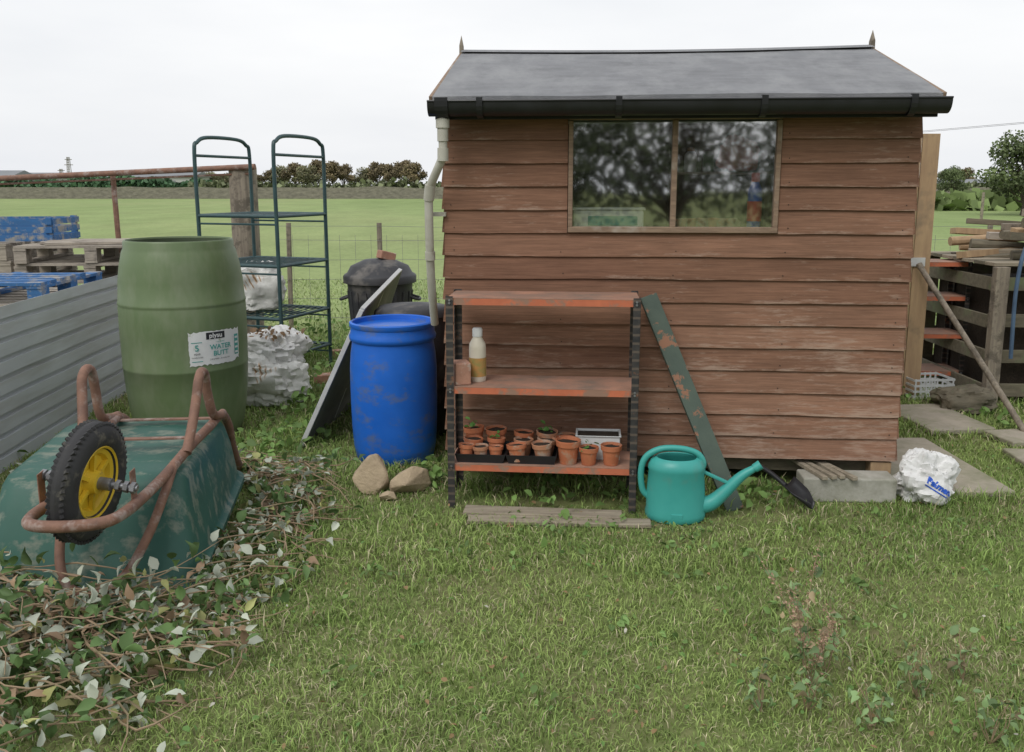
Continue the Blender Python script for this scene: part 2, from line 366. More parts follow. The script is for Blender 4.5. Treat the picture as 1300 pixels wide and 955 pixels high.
SL=[]
def slab(cx,cy,wd,dp,rz,lab,h=.035):
    b=B(); b.box((0,0,h/2),(wd,dp,h)); o=b.obj('paving_slab',M_slab,None,(cx,cy,0.004),(0,0,rz),.008)
    tag(o,lab,'paving slab','stepping slabs beside the shed'); SL.append((cx,cy,wd,dp,rz))
slab(2.16,4.50,.55,.92,.02,'large worn concrete paving slab beside the shed')
slab(2.72,5.45,.42,.62,.1,'small mossy concrete stepping slab in grass')
slab(2.93,4.57,.36,.34,-.1,'small square concrete stepping slab in grass')
slab(3.05,5.02,.36,.26,.15,'small square concrete stepping slab in grass')
def excl(x,y,m=0.0):
    k=np.zeros(len(x),bool)
    for cx,cy,wd,dp,rz in SL:
        dx,dy=x-cx,y-cy; c,s=math.cos(-rz),math.sin(-rz)
        a=dx*c-dy*s; bb=dx*s+dy*c
        k|=(np.abs(a)<wd/2-m)&(np.abs(bb)<dp/2-m)
    dx,dy=x+.33,y-4.327; c,s=math.cos(.08),math.sin(.08)
    a=dx*c-dy*s; bb=dx*s+dy*c
    k|=(a>0.05)&(a<2.2)&(bb>.03)&(bb<1.9)
    for cx,cy,r in ((-1.98,5.25,.28),(-.65,4.70,.2),(-.62,5.3,.2),(-1.0,7.0,.2)):
        k|=((x-cx)**2+(y-cy)**2)<r*r
    return k
def patch(x,y,s=1,o=0):
    return (np.sin(x*2.1*s+1.3+o)+np.sin(y*2.7*s+.4+o*2)+np.sin((x+y)*3.9*s+2+o)+np.sin((x*.7-y)*6.1*s+o)+np.sin((x*1.9+y*.6)*11*s+o)*.7)/4.7
def bare(x,y):
    d=np.exp(-(((x-.25)/.55)**2+((y-3.95)/.17)**2))*.9
    d=np.maximum(d,np.exp(-(((x-1.15)/.35)**2+((y-3.9)/.17)**2))*.75)
    d=np.maximum(d,np.exp(-(((x+1.6)/.5)**2+((y-3.4)/.6)**2))*.7)
    d=np.maximum(d,np.clip(patch(x,y,1.9,5)-.35,0,1)*.9)
    return d
Vs=[];Fs=[];Cs=[];off=0
def blades(x,y,h,wd,lean,col,z0=None):
    global off
    n=len(x); a=rng.uniform(0,2*np.pi,n); la=rng.uniform(0,2*np.pi,n)
    px,py=np.cos(a)*wd/2,np.sin(a)*wd/2; lx,ly=np.cos(la)*lean*h,np.sin(la)*lean*h
    z=np.zeros(n) if z0 is None else z0; P=np.zeros((n,5,3))
    P[:,0]=np.stack([x-px,y-py,z],1);P[:,1]=np.stack([x+px,y+py,z],1)
    P[:,2]=np.stack([x-px*.8+lx*.3,y-py*.8+ly*.3,z+h*.55],1);P[:,3]=np.stack([x+px*.8+lx*.3,y+py*.8+ly*.3,z+h*.55],1)
    P[:,4]=np.stack([x+lx,y+ly,z+h*np.clip(1-.35*lean,.2,1)],1)
    F=np.array([(0,1,3),(0,3,2),(2,3,4)])[None]+(np.arange(n)*5)[:,None,None]+off
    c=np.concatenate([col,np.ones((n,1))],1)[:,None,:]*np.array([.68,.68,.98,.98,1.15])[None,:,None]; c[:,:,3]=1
    Vs.append(P.reshape(-1,3));Fs.append(F.reshape(-1,3));Cs.append(c.reshape(-1,4)); off+=n*5
def gcol(x,y,field=False):
    n=len(x); p=patch(x,y)*1.3+rng.normal(0,.25,n)
    t=np.clip(p*.5+.5,0,1)[:,None]
    if field: A=np.array([.29,.39,.15]);Bc=np.array([.37,.46,.19]);D=np.array([.44,.44,.25]); pr=.06
    else: A=np.array([.175,.28,.068]);Bc=np.array([.33,.43,.13]);D=np.array([.54,.49,.31]); pr=.11
    c=A*(1-t)+Bc*t
    dead=rng.random(n)<pr+np.clip(patch(x,y,1.4,2),0,1)*.28*(0 if field else 1)
    c[dead]=D*rng.uniform(.6,1.2,(dead.sum(),1)); c*=rng.uniform(.7,1.25,(n,1)); return c
def zone(y0,y1,dens,h,wd,lean,field=False,xl=.66,ex=.4):
    A=(y1-y0)*((y0+y1)*xl+2*ex); n=int(A*dens)
    y=rng.uniform(y0,y1,n); x=rng.uniform(-1,1,n)*(y*xl+ex)
    k=~excl(x,y,.015)
    if not field: k&=rng.random(n)>bare(x,y)
    x,y=x[k],y[k]; n=len(x)
    hh=h*rng.uniform(.45,1.3,n)*(1+.45*patch(x,y,.8,1))
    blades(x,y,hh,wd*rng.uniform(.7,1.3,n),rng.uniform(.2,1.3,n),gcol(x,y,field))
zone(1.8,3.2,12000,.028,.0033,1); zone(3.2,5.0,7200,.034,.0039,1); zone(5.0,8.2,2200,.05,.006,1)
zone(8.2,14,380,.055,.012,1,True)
def tufts(pts,n,h,spread=.05):
    for (tx,ty) in pts:
        x=rng.normal(tx,spread,n); y=rng.normal(ty,spread,n); k=~excl(x,y); x,y=x[k],y[k]
        blades(x,y,h*rng.uniform(.4,1.2,len(x)),np.full(len(x),.005),rng.uniform(.2,1.0,len(x)),gcol(x,y)*1.0)
T=[]
for i in range(26): T.append((R_(-.3,1.9),4.13+R_(-.06,.06)+.08*(1.0)))
for i in range(10): T.append((R_(-.95,-.4),4.45+R_(-.08,.05)))
for i in range(14): T.append((R_(1.95,2.5),R_(3.95,4.05)))
for i in range(22): T.append((-1.2+R_(-.08,.04),R_(4.8,6.1)))
for i in range(20): T.append((R_(2.4,3.4),R_(5.2,6.0)))
for i in range(30): T.append((R_(-2.6,-1.2),R_(5.6,6.5)))
for i in range(34): T.append((R_(-.9,3.0),R_(2.5,4.0)))
for i in range(40): T.append((R_(-1.2,-.75),R_(2.6,4.4)))
tufts(T,50,.08)
tufts([(R_(-2.4,-.5),R_(7.2,8.6)) for i in range(50)],50,.2,.12)
tufts([(R_(3.0,5),R_(7.2,8.6)) for i in range(20)],50,.2,.12)
me=np_mesh('grass',np.concatenate(Vs),np.concatenate(Fs),np.concatenate(Cs),GRASS)
o=link(me,'grass'); tag(o,'short patchy lawn grass blades with dry straw','grass',None,'stuff')

n=1100; y=rng.uniform(2.0,5.0,n); x=rng.uniform(-1,1,n)*(y*.64)
pos=np.stack([x,y,rng.uniform(.012,.035,n)],1)
col=np.where(rng.random((n,1))<.06,np.array([[.55,.53,.45]]),np.where(rng.random((n,1))<.35,np.array([[.3,.2,.1]]),np.array([[.14,.26,.07]])))
Vt,F,C=scatter(pos,rng.uniform(.010,.028,n),col,.35)
tag(link(np_mesh('fallen_leaves',Vt,F,C,LEAF),'fallen_leaves'),'small fallen leaves and clover scattered on lawn','leaves',None,'stuff')

# ------------------------------------------------------------------ SHED
SW,SD=2.225,1.9; Z0,BH,NB=.16,.111,15
shed=empty('garden_shed',(-.33,4.327,0),-.08,'brown clapboard wooden garden shed with grey felt roof','garden shed')
SM=Matrix.Translation((-.33,4.327,0))@Matrix.Rotation(-.08,4,'Z')
def sp(x,y,z): return SM@V(x,y,z)
def boards(width,nb,hole=None,top=None,wl=1.0):
    b=B()
    for k in range(nb):
        z0=Z0+k*BH; rc=random.random()
        segs=[(0,width)]
        if hole and k>=10: segs=[(0,hole[0]),(hole[1],width)]
        for (a,c) in segs:
            if top:
                lim=top(z0+BH*.5)
                if lim is None: continue
                a,c=max(a,lim[0]),min(c,lim[1])
                if c-a<.02: continue
            n=max(2,int((c-a)/.05)); vs=[];cc=[]
            for i in range(n+1):
                x=a+(c-a)*i/n
                wz=noise.noise(V(x*3,k*7.3,0))*.005+noise.noise(V(x*16,k*3.3,2))*.0022
                wy=noise.noise(V(x*2,k*5.1,5))*.002
                wear=min(1,max(0,(x/width-.55)*1.2))*.6+max(0,(5-k)/5)*.8+(.4 if k in(4,5) else 0)
                for (yy,zz,v) in ((0,z0+wz,0),(-.0155+wy,z0+wz,0),(-.0150+wy,z0+wz+.010,.12),(-.004,z0+BH+.006,1)):
                    vs.append(V(x,yy,zz)); cc.append((rc,v,min(1,wear*wl*(1.0 if v<.5 else .6)),1))
            fs=[]
            for i in range(n):
                for q in range(3):
                    fs.append((i*4+q,(i+1)*4+q,(i+1)*4+q+1,i*4+q+1))
            b.add(vs,fs,0,False,None,cc)
            for e in (0,n): b.add([vs[e*4+q] for q in range(4)],[(0,1,2,3)],0,False,None,[cc[e*4+q] for q in range(4)])
    return b
HX=(.60,1.600)
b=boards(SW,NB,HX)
def skin(b,rects,y0,y1):
    for (x0,x1,z0,z1) in rects: b.box(((x0+x1)/2,(y0+y1)/2,(z0+z1)/2),(x1-x0,y1-y0,z1-z0),None,1)
ZW0=Z0+10*BH
skin(b,[(0,HX[0],Z0,1.83),(HX[1],SW,Z0,1.83),(HX[0],HX[1],Z0,ZW0-.002),(0,SW,1.832,1.91)],.001,.022)
for k in range(NB):
    for xn in (.04,.58,1.12,1.64,2.18):
        if k>=10 and HX[0]-.03<xn<HX[1]+.03: continue
        b.box((xn+R_(-.01,.01),-.0145,Z0+k*BH+.024+R_(-.004,.004)),(.005,.003,.005),None,1)
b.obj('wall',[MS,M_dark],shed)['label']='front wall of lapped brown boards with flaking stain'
def gable(z):
    if z<=1.84: return (0,SD)
    t=(z-1.84)/.36
    return None if t>1 else (t*SD/2,SD-t*SD/2)
for side in (0,1):
    b=boards(SD,18,None,gable,.5)
    b.add([(0,.002,Z0),(SD,.002,Z0),(SD,.002,1.84),(SD/2,.002,2.2),(0,.002,1.84),(0,.022,Z0),(SD,.022,Z0),(SD,.022,1.84),(SD/2,.022,2.2),(0,.022,1.84)],
          [(0,1,2,3,4),(9,8,7,6,5),(0,5,6,1),(1,6,7,2),(2,7,8,3),(3,8,9,4),(4,9,5,0)],1)
    if side==0: b.obj('wall',[MS,M_dark],shed,(.001,SD,0),(0,0,-math.pi/2))
    else: b.obj('wall',[MS,M_dark],shed,(SW-.001,0.0,0),(0,0,math.pi/2))
boards(SW,NB).box((SW/2,.013,1.03),(SW,.022,1.76),None,1).obj('wall',[MS,M_dark],shed,(SW,SD,0),(0,0,math.pi))
b=B(); b.box((SW/2,SD/2,.17),(SW-.06,SD-.06,.02)); b.obj('floor',M_dark,shed)
for yy in (.1,.95,1.75):
    b=B(); b.box((SW/2-.02,yy,.115),(SW-.1,.06,.085)); b.obj('bearer',M_dkwood,shed,bevel=.003)
b=B(); b.box((1.12,.24,1.277),(1.3,.36,.02)); b.box((.5,.38,.72),(.05,.05,1.09)); b.box((1.74,.38,.72),(.05,.05,1.09)); b.obj('bench',M_frame,shed)
b=B(); b.box((1.38,.36,1.56),(.52,.16,.014)); b.box((1.13,.36,.90),(.02,.15,1.30)); b.box((1.63,.36,.90),(.02,.15,1.30)); b.obj('shelf',M_frame,shed)
win=B(); fx0,fx1=HX[0]+.003,HX[1]-.003; fz0,fz1=ZW0+.004,1.828
win.box(((fx0+fx1)/2,-.004,fz0+.014),(fx1-fx0,.044,.028))
win.box(((fx0+fx1)/2,-.004,fz1-.012),(fx1-fx0,.040,.024))
win.box((fx0+.011,-.002,(fz0+fz1)/2),(.022,.042,fz1-fz0-.056)); win.box((fx1-.011,-.002,(fz0+fz1)/2),(.022,.042,fz1-fz0-.056))
win.box((1.105,-.004,(fz0+fz1)/2),(.026,.038,fz1-fz0-.054))
wi=bpy.data.objects.new('window',None); COL.objects.link(wi); wi.parent=shed; wi['label']='two pane window with bare timber frame'
fr=win.obj('frame',M_frame,wi,bevel=.003)
for (a,c) in ((fx0+.022,1.092),(1.118,fx1-.022)):
    b=B(); b.box(((a+c)/2,-.001,(fz0+fz1)/2),(c-a-.002,.003,fz1-fz0-.056)); b.obj('glass',M_glass,wi)
# roof
b=B(); x0,x1=-.030,2.262; ey0,ey1,ym=-.135,2.035,.95; ez,rz_=1.905,2.262
nx=24; ny=8
def rp(x,t,back,dz):
    sag=.014*math.sin(math.pi*(x-x0)/(x1-x0))
    y=(ey0+(ym-ey0)*t) if not back else (ey1+(ym-ey1)*t)
    z=ez+(rz_-ez)*t-sag*t+noise.noise(V(x*2.5,y*3,0))*.005
    return V(x,y,z+dz)
for back in (False,True):
    for dz,flip in ((0,False),(-.022,True)):
        vs=[rp(x0+(x1-x0)*i/nx,j/ny,back,dz) for j in range(ny+1) for i in range(nx+1)]
        fs=[(j*(nx+1)+i,j*(nx+1)+i+1,(j+1)*(nx+1)+i+1,(j+1)*(nx+1)+i) for j in range(ny) for i in range(nx)]
        if flip!=back: fs=[tuple(reversed(f)) for f in fs]
        b.add(vs,fs,0,True)
    e=[rp(x0+(x1-x0)*i/nx,0,back,0) for i in range(nx+1)]; e2=[p+V(0,.004 if not back else -.004,-.03-.006*abs(noise.noise(V(p.x*6,0,0)))) for p in e]
    b.add(e+e2,[(i,i+1,nx+2+i,nx+1+i) for i in range(nx)],0)
    for xx in (x0,x1):
        A=[rp(xx,j/ny,back,.0) for j in range(ny+1)]; A2=[p+V(0,0,-.025) for p in A]
        b.add(A+A2,[(j,j+1,ny+2+j,ny+1+j) for j in range(ny)],0)
roof=b.obj('roof',M_felt,shed)
b=B()
for s_ in (-1,1):
    vs=[];
    for i in range(nx+1):
        x=x0-.004+(x1-x0+.008)*i/nx; sg=.014*math.sin(math.pi*i/nx)
        vs+= [V(x,ym,rz_-sg+.010),V(x,ym+s_*.075,rz_-sg-.0185+.006)]
    b.add(vs,[(2*i,2*i+2,2*i+3,2*i+1) for i in range(nx)],0,True)
b.obj('ridge_cap',M_felt,roof)
for k,xx in enumerate((x0-.008,x1+.008)):
    b=B()
    for yy,zz in ((ey0+.01,ez-.035),(ey1-.01,ez-.035)):
        b.beam((xx,yy,zz),(xx,ym,rz_-.045),.016,.075,0)
    b.obj('bargeboard',M_frame,roof,bevel=.002)
    b=B(); b.add([V(xx-.01,ym-.028,rz_-.1),V(xx+.01,ym-.028,rz_-.1),V(xx+.01,ym+.028,rz_-.1),V(xx-.01,ym+.028,rz_-.1),
           V(xx-.01,ym-.024,rz_+.03),V(xx+.01,ym-.024,rz_+.03),V(xx+.01,ym+.024,rz_+.03),V(xx-.01,ym+.024,rz_+.03),V(xx,ym,rz_+.09)],
           [(0,1,5,4),(1,2,6,5),(2,3,7,6),(3,0,4,7),(4,5,8),(5,6,8),(6,7,8),(7,4,8),(3,2,1,0)])
    b.obj('finial',M_postw,roof)
b=B(); b.box(((x0+x1)/2,-.112,1.846),(x1-x0-.02,.018,.09)); b.obj('fascia',M_black,shed,bevel=.002)
b=B(); b.box(((x0+x1)/2,-.055,1.832),(x1-x0-.06,.1,.008)); b.obj('soffit',M_dark,shed)
b=B(); gy,gz,gr=-.172,1.876,.052; prof=[]
for a in range(0,13):
    t=math.pi*a/12; prof.append((gy+gr*math.cos(t),gz-gr*1.25*math.sin(t)**.8))
prof_i=[(gy+(y-gy)*.92,gz-(gz-z)*.93) for y,z in prof]
gx0,gx1=x0-.01,x1+.01
for pr,fl in ((prof,0),(prof_i,1)):
    vs=[V(gx0,y,z) for y,z in pr]+[V(gx1,y,z) for y,z in pr]; n=len(pr)
    b.add(vs,[(i,i+1,n+i+1,n+i) for i in range(n-1)],0,True)
for xx in (gx0,gx1): b.add([V(xx,y,z) for y,z in prof],[tuple(range(len(prof)))])
b.tube([(gx0,gy-gr,gz),(gx1,gy-gr,gz)],.005,8)
gut=b.obj('gutter',M_black,shed)
for xx in (.20,.83,1.47,2.11,.025):
    b=B(); wv=.028 if xx>.1 else .06
    pr=[(gy+(y-gy)*1.07,gz-(gz-z)*1.07) for y,z in prof]
    pr=[(gy+gr*1.07,gz+.006)]+pr+[(gy-gr*1.1,gz+.012),(gy-gr*.8,gz+.012)]; n=len(pr)
    b.add([V(xx-wv/2,y,z) for y,z in pr]+[V(xx+wv/2,y,z) for y,z in pr],[(i,i+1,n+i+1,n+i) for i in range(n-1)],0,False)
    o=b.obj('bracket',M_black,gut); m=o.modifiers.new('s','SOLIDIFY'); m.thickness=.005
b=B()
b.tube([(.022,-.165,1.83),(.022,-.165,1.70)],.026,14)
b.tube([(.022,-.165,1.80),(.022,-.165,1.76)],.032,14)
pts=[(.022,-.165,1.72),(.022,-.165,1.645),(.016,-.16,1.62),(-.05,-.10,1.50),(-.062,-.085,1.47),(-.064,-.08,1.43),(-.066,-.06,1.20),(-.070,.0,1.0),(-.075,.10,.80)]
b.tube(catmull(pts,3),.0205,14)
b.tube([(.022,-.165,1.67),(.021,-.164,1.61)],.026,14); b.tube([(-.052,-.097,1.50),(-.064,-.08,1.43)],.026,14); b.tube([(-.0655,-.055,1.18),(-.066,-.05,1.14)],.025,14)
b.box((-.03,-.02,1.36),(.08,.03,.02))
b.obj('downpipe',M_pipe,shed)['label']='pale grey rainwater downpipe with swan neck bend'

def shed_item(o,x,y,z): o.location=sp(x,y,z); o.rotation_euler=(0,0,-.08)
def pot_mesh(mat):
    b=B(); b.lathe([(0,0),(.031,0),(.033,.004),(.040,.062),(.046,.064),(.048,.084),(.045,.085),(.043,.070),(.0,.068)],20); 
    return b.mesh('flower_pot',mat)
def soil_mesh():
    b=B(); vs=[(0,0,.078)]
    for k in range(14):
        a=2*math.pi*k/14; vs.append((.0435*math.cos(a),.0435*math.sin(a),.073+R_(-.002,.003)))
    b.add(vs,[(0,1+k,1+(k+1)%14) for k in range(14)],0,True); return b.mesh('soil',M_soil)
def seedling_mesh(seed):
    random.seed(seed); n=9
    P=np.array([[R_(-.02,.02),R_(-.02,.02),.08+R_(0,.035)] for _ in range(n)])
    C=np.array([[.10,.22,.05]]*n)*rng.uniform(.7,1.4,(n,1))
    Vt,F,Cc=scatter(P,rng.uniform(.015,.035,n),C,.6); return np_mesh('seedling',Vt,F,Cc,LEAF)
PMS=[pot_mesh(M_terra),pot_mesh(M_terra2)]; SMh=soil_mesh(); SEED=[seedling_mesh(i) for i in range(3)]; random.seed(21)
def pot(loc,s=1,plant=False,label='small terracotta coloured plastic flower pot with soil',grp='terracotta pots on the shelf',tilt=0):
    o=link(random.choice(PMS),'flower_pot',None,loc,(tilt,R_(-.06,.06) if tilt else 0,R_(0,6))); o.scale=(s,s,s*R_(.88,1.1)); tag(o,label,'flower pot',grp)
    link(SMh,'soil',o)
    if plant: link(random.choice(SEED),'seedling',o)
    return o
for xx in (1.16,1.21,1.26,1.31,1.355,1.40):
    pot(sp(xx,.10+R_(0,.03),1.288),.55+R_(0,.1),False,'tiny flower pot on bench behind the window','small pots on the shed bench')
def bottle(loc,h,r,body,cap,label,name='bottle',band=None,bz=(.15,.5)):
    e=empty(name,loc,0,label,'bottle')
    b=B(); b.lathe([(0,0),(r*.9,0),(r,.006),(r,h*.62),(r*.96,h*.70),(r*.55,h*.82),(r*.5,h*.84),(0,h*.84)],24); b.obj('body',body,e)
    b=B(); b.lathe([(0,h*.84),(r*.6,h*.841),(r*.6,h*.97),(r*.5,h),(0,h)],20); b.obj('cap',cap,e)
    if band:
        b=B(); b.lathe([(r+.001,h*bz[0]),(r+.001,h*bz[1])],24); b.obj('label',band,e)
    return e
bottle(sp(1.50,.06,1.288),.27,.034,M_bluep,M_red,'blue spray bottle with red cap on the shed bench',band=M_red)
bottle(sp(1.22,.33,1.568),.12,.032,M_whitep,M_orp,'white bottle with orange cap on inside shelf')
bottle(sp(1.31,.33,1.568),.12,.028,M_capg,M_ink,'green bottle with dark cap on inside shelf')
b=B(); lump(b,(.20,.12,.17),5,amp=.2); o=b.obj('red_glove',M_red); shed_item(o,1.46,.33,1.568); tag(o,'crumpled red gardening glove on inside shelf','glove')
e=empty('storage_box',sp(.80,.10,1.2885),-.08,'white and pale blue storage box on shed bench','box')
b=B(); b.box((0,0,.045),(.34,.13,.09)); b.obj('body',M_whitep,e,bevel=.008)
b=B(); b.box((.02,-.0655,.040),(.24,.004,.045)); b.obj('label',M_tealp,e)
b=B(); b.box((0,0,.097),(.355,.14,.012)); b.obj('lid',M_whitep,e,bevel=.004)
b=B(); lump(b,(.07,.06,.05),12,amp=.1)
for i,xx in enumerate((1.18,1.25,1.31,1.37,1.43)):
    o=link(b.mesh('bulb',M_stone),'bulb',None,sp(xx,.22+R_(-.03,.03),1.287)); tag(o,'small dried bulb lying on shed bench','bulb','bulbs on the shed bench')

b=B(); b.box((0,0,.06),(.44,.14,.12)); o=b.obj('concrete_block',M_conc,None,(1.62,4.06,0.0),(0,0,-.06),.008); tag(o,'grey concrete block under the shed edge','concrete block')
b=B(); b.box((0,0,.075),(.10,.10,.15)); o=b.obj('timber_block',M_newwood,None,(1.83,4.20,0),(0,0,-.08),.005); tag(o,'short square timber block propping shed corner','timber block')
for i in range(4):
    b=B(); b.box((0,.15,.009),(.026,.42,.018)); o=b.obj('timber_batten',M_plank,None,(1.475+i*.045,4.03+R_(-.02,.02),.121),(0,0,.25+R_(-.08,.08)),.002); tag(o,'grey timber batten lying on concrete block','batten','battens poking from under the shed')

# ------------------------------------------------------------------ slotted shelving unit
def shelving(loc,rz,W,D,H,levels,label):
    e=empty('shelving_unit',loc,rz,label,'shelving unit')
    for (x,y,sx,sy) in ((0,0,1,1),(W,0,-1,1),(0,D,1,-1),(W,D,-1,-1)):
        b=B(); b.box((x+sx*.016,y,H/2),(.032,.0035,H)); b.box((x,y+sy*.0205,H/2),(.0035,.036,H)); b.obj('leg',M_slot,e)
    for i,z in enumerate(levels):
        b=B(); b.box((W/2,D/2,z-.0015),(W-.008,D-.008,.003),None,1)
        lip=.030
        b.box((W/2,.006,z-lip/2-.003),(W-.01,.003,lip)); b.box((W/2,D-.006,z-lip/2-.003),(W-.01,.003,lip))
        b.box((.006,D/2,z-lip/2-.003),(.003,D-.02,lip)); b.box((W-.006,D/2,z-lip/2-.003),(.003,D-.02,lip))
        for xx in (.016,W-.016):
            for dz in (.009,.022):
                M=Matrix.Translation((xx,-.003,z-dz-.002))@Matrix.Rotation(math.pi/2,4,'X')
                b.lathe([(0,.004),(.005,.004),(.006,0)],8,2,M)
        b.obj('shelf',[M_orange,M_orangetop,M_steel],e)
    return e
su=shelving((-.30,3.93,0),-.09,.875,.28,1.005,(.998,.585,.215),'black slotted metal shelving with rusty orange shelves')
UM=Matrix.Translation((-.30,3.93,0))@Matrix.Rotation(-.09,4,'Z')
def up(x,y,z): return UM@V(x,y,z)
bottle(up(.125,.14,.585),.255,.040,M_beige,M_whitep,'pale plastic bottle with white cap and brown label',band=M_brownp,bz=(.10,.45))
b=B(); b.box((0,0,.052),(.075,.10,.104)); o=b.obj('brick',M_brick,None,up(.055,.08,.585),(0.0,0,.25),.006); tag(o,'worn half brick standing on shelf','brick')
for (tx,wd) in ((.15,.235),(.390,.235)):
    b=B(); d=.235; h=.042
    b.box((0,0,.002),(wd-.02,d-.02,.003))
    for s_ in (-1,1):
        b.add([V(s_*(wd/2-.012),-d/2+.012,0),V(s_*(wd/2-.012),d/2-.012,0),V(s_*wd/2,d/2,h),V(s_*wd/2,-d/2,h)],[(0,1,2,3)])
        b.add([V(-wd/2+.012,s_*(d/2-.012),0),V(wd/2-.012,s_*(d/2-.012),0),V(wd/2,s_*d/2,h),V(-wd/2,s_*d/2,h)],[(0,1,2,3)])
    o=b.obj('seed_tray',M_black,None,up(tx,.135,.2155),(0,0,-.09)); m=o.modifiers.new('s','SOLIDIFY'); m.thickness=.003
    tag(o,'black plastic seed tray holding terracotta pots','seed tray','black seed trays on the shelf')
for tx in (.15,.390):
    xs_=(-.076,0.0,.072) if tx<.3 else (-.062,.050)
    for ix in xs_:
        pot(up(tx+ix+R_(-.004,.004),.060+R_(-.008,.006),.2205),(.80 if tx<.3 else 1.0)+R_(-.06,.03),random.random()<.4,tilt=R_(-.13,.10))
    for ix in (-.052,.055):
        pot(up(tx+ix+R_(-.006,.006),.152+R_(-.006,.006),.2205),1.02+R_(-.14,.06),random.random()<.4,tilt=R_(-.13,.10))
    for ix in (-.052,.055):
        pot(up(tx+ix+R_(-.01,.01),.238,.232),1.08+R_(-.12,.08),random.random()<.4,tilt=R_(-.12,.08))
for (x,y,s) in ((.560,.065,1.25),(.655,.055,1.0),(.760,.06,1.05),(.545,.185,1.1),(.55,.250,1.05)):
    pot(up(x,y,.2155),s,random.random()<.3)
e=empty('plastic_tub',up(.70,.185,.2155),-.09,'white translucent plastic tub filled with soil','tub')
b=B(); wd,d,h=.20,.12,.115; t=.004
for (c,s_) in (((0,0,.002),(wd-.01,d-.01,.004)),((-wd/2,0,h/2),(t,d,h)),((wd/2,0,h/2),(t,d,h)),((0,-d/2,h/2),(wd,t,h)),((0,d/2,h/2),(wd,t,h)),((0,-d/2-.004,h),(wd+.016,.008,.004)),((0,d/2+.004,h),(wd+.016,.008,.004)),((-wd/2-.004,0,h),(.008,d,.004)),((wd/2+.004,0,h),(.008,d,.004))): b.box(c,s_)
b.obj('body',M_tub,e,bevel=.0015)
b=B(); b.box((0,0,h*.5-.002),(wd-.008,d-.008,h*.9)); b.obj('soil',M_soil,e)

b=B(); b.beam((-.22,3.845,.018),(.50,3.775,.018),.095,.022); o=b.obj('wooden_plank',M_plank,bevel=.003); tag(o,'weathered grey plank lying on grass by shelving','plank','planks by the shelving')
b=B(); b.beam((-.2,3.75,.013),(.62,3.70,.012),.075,.018); o=b.obj('wooden_plank',M_plank,bevel=.003); tag(o,'thin weathered plank lying flat in grass','plank','planks by the shelving')
p0,p1=V(1.045,3.895,.0),V(.655,4.185,.975)
b=B(); b.beam(p0,p1,.085,.022,0,up=(.1,-1,.25)); o=b.obj('painted_plank',M_gplank,bevel=.003); tag(o,'flaking dark green plank leaning on the shed wall','plank')
b=B(); b.beam((1.09,4.02,.0),(.92,4.16,.40),.03,.02,0,up=(.1,-1,.25)); o=b.obj('wooden_stake',M_plank,bevel=.002); tag(o,'short brown wooden stake leaning on the shed wall','stake')

# ------------------------------------------------------------------ watering can
wc=empty('watering_can',(.745,3.80,.004),-.1,'teal plastic watering can standing beside shelving','watering can')
b=B(); b.lathe([(0,0),(.125,0),(.132,.008),(.134,.03),(.130,.05),(.128,.14),(.122,.225),(.126,.235),(.124,.25),(.112,.275),(.09,.288),(.085,.285),(.085,.27),(.1,.25),(.115,.20),(0,.19)],40,0,None,1.02,.78); b.obj('body',M_teal,wc)
b=B(); pts=catmull([(.10,0,.06),(.16,0,.075),(.22,0,.13),(.29,0,.205),(.355,0,.25)],6); n=len(pts)
b.tube(pts,[.043-.028*i/(n-1) for i in range(n)],16); b.tube([(.345,0,.243),(.372,0,.262)],[.020,.022],16); b.obj('spout',M_teal,wc)
b=B(); b.beam((.11,0,.225),(.235,0,.17),.02,.014); b.obj('brace',M_teal,wc,bevel=.004)
b=B(); pts=catmull([(-.118,0,.09),(-.150,0,.13),(-.158,0,.22),(-.135,0,.285),(-.07,0,.322),(.02,0,.325),(.09,0,.305),(.118,0,.265),(.112,0,.23)],7); b.tube(pts,.0145,12); b.obj('handle',M_teal,wc)
b=B(); b.box((0,-.1015,.04),(.05,.006,.02)); b.obj('emblem',M_teal,wc,bevel=.002)

e=empty('hand_shovel',(1.30,3.97,0),.5,'small black plastic shovel lying by the shed','shovel')
b=B(); vs=[];n=8
for j in range(n+1):
    t=j/n; wv=.055*(1-.75*max(0,t-.55)/.45)
    for i in range(7):
        u=(i-3)/3; vs.append(V(u*wv,t*-.17,.045+.035*u*u-.02*t+.05*(1-t)))
b.add(vs,[(j*7+i,j*7+i+1,(j+1)*7+i+1,(j+1)*7+i) for j in range(n) for i in range(6)],0,True)
o=b.obj('blade',M_black,e); m=o.modifiers.new('s','SOLIDIFY'); m.thickness=.005
b=B(); b.tube([(0,0,.095),(-.01,.08,.13),(-.02,.15,.15)],.012,10); b.obj('handle',M_black,e)

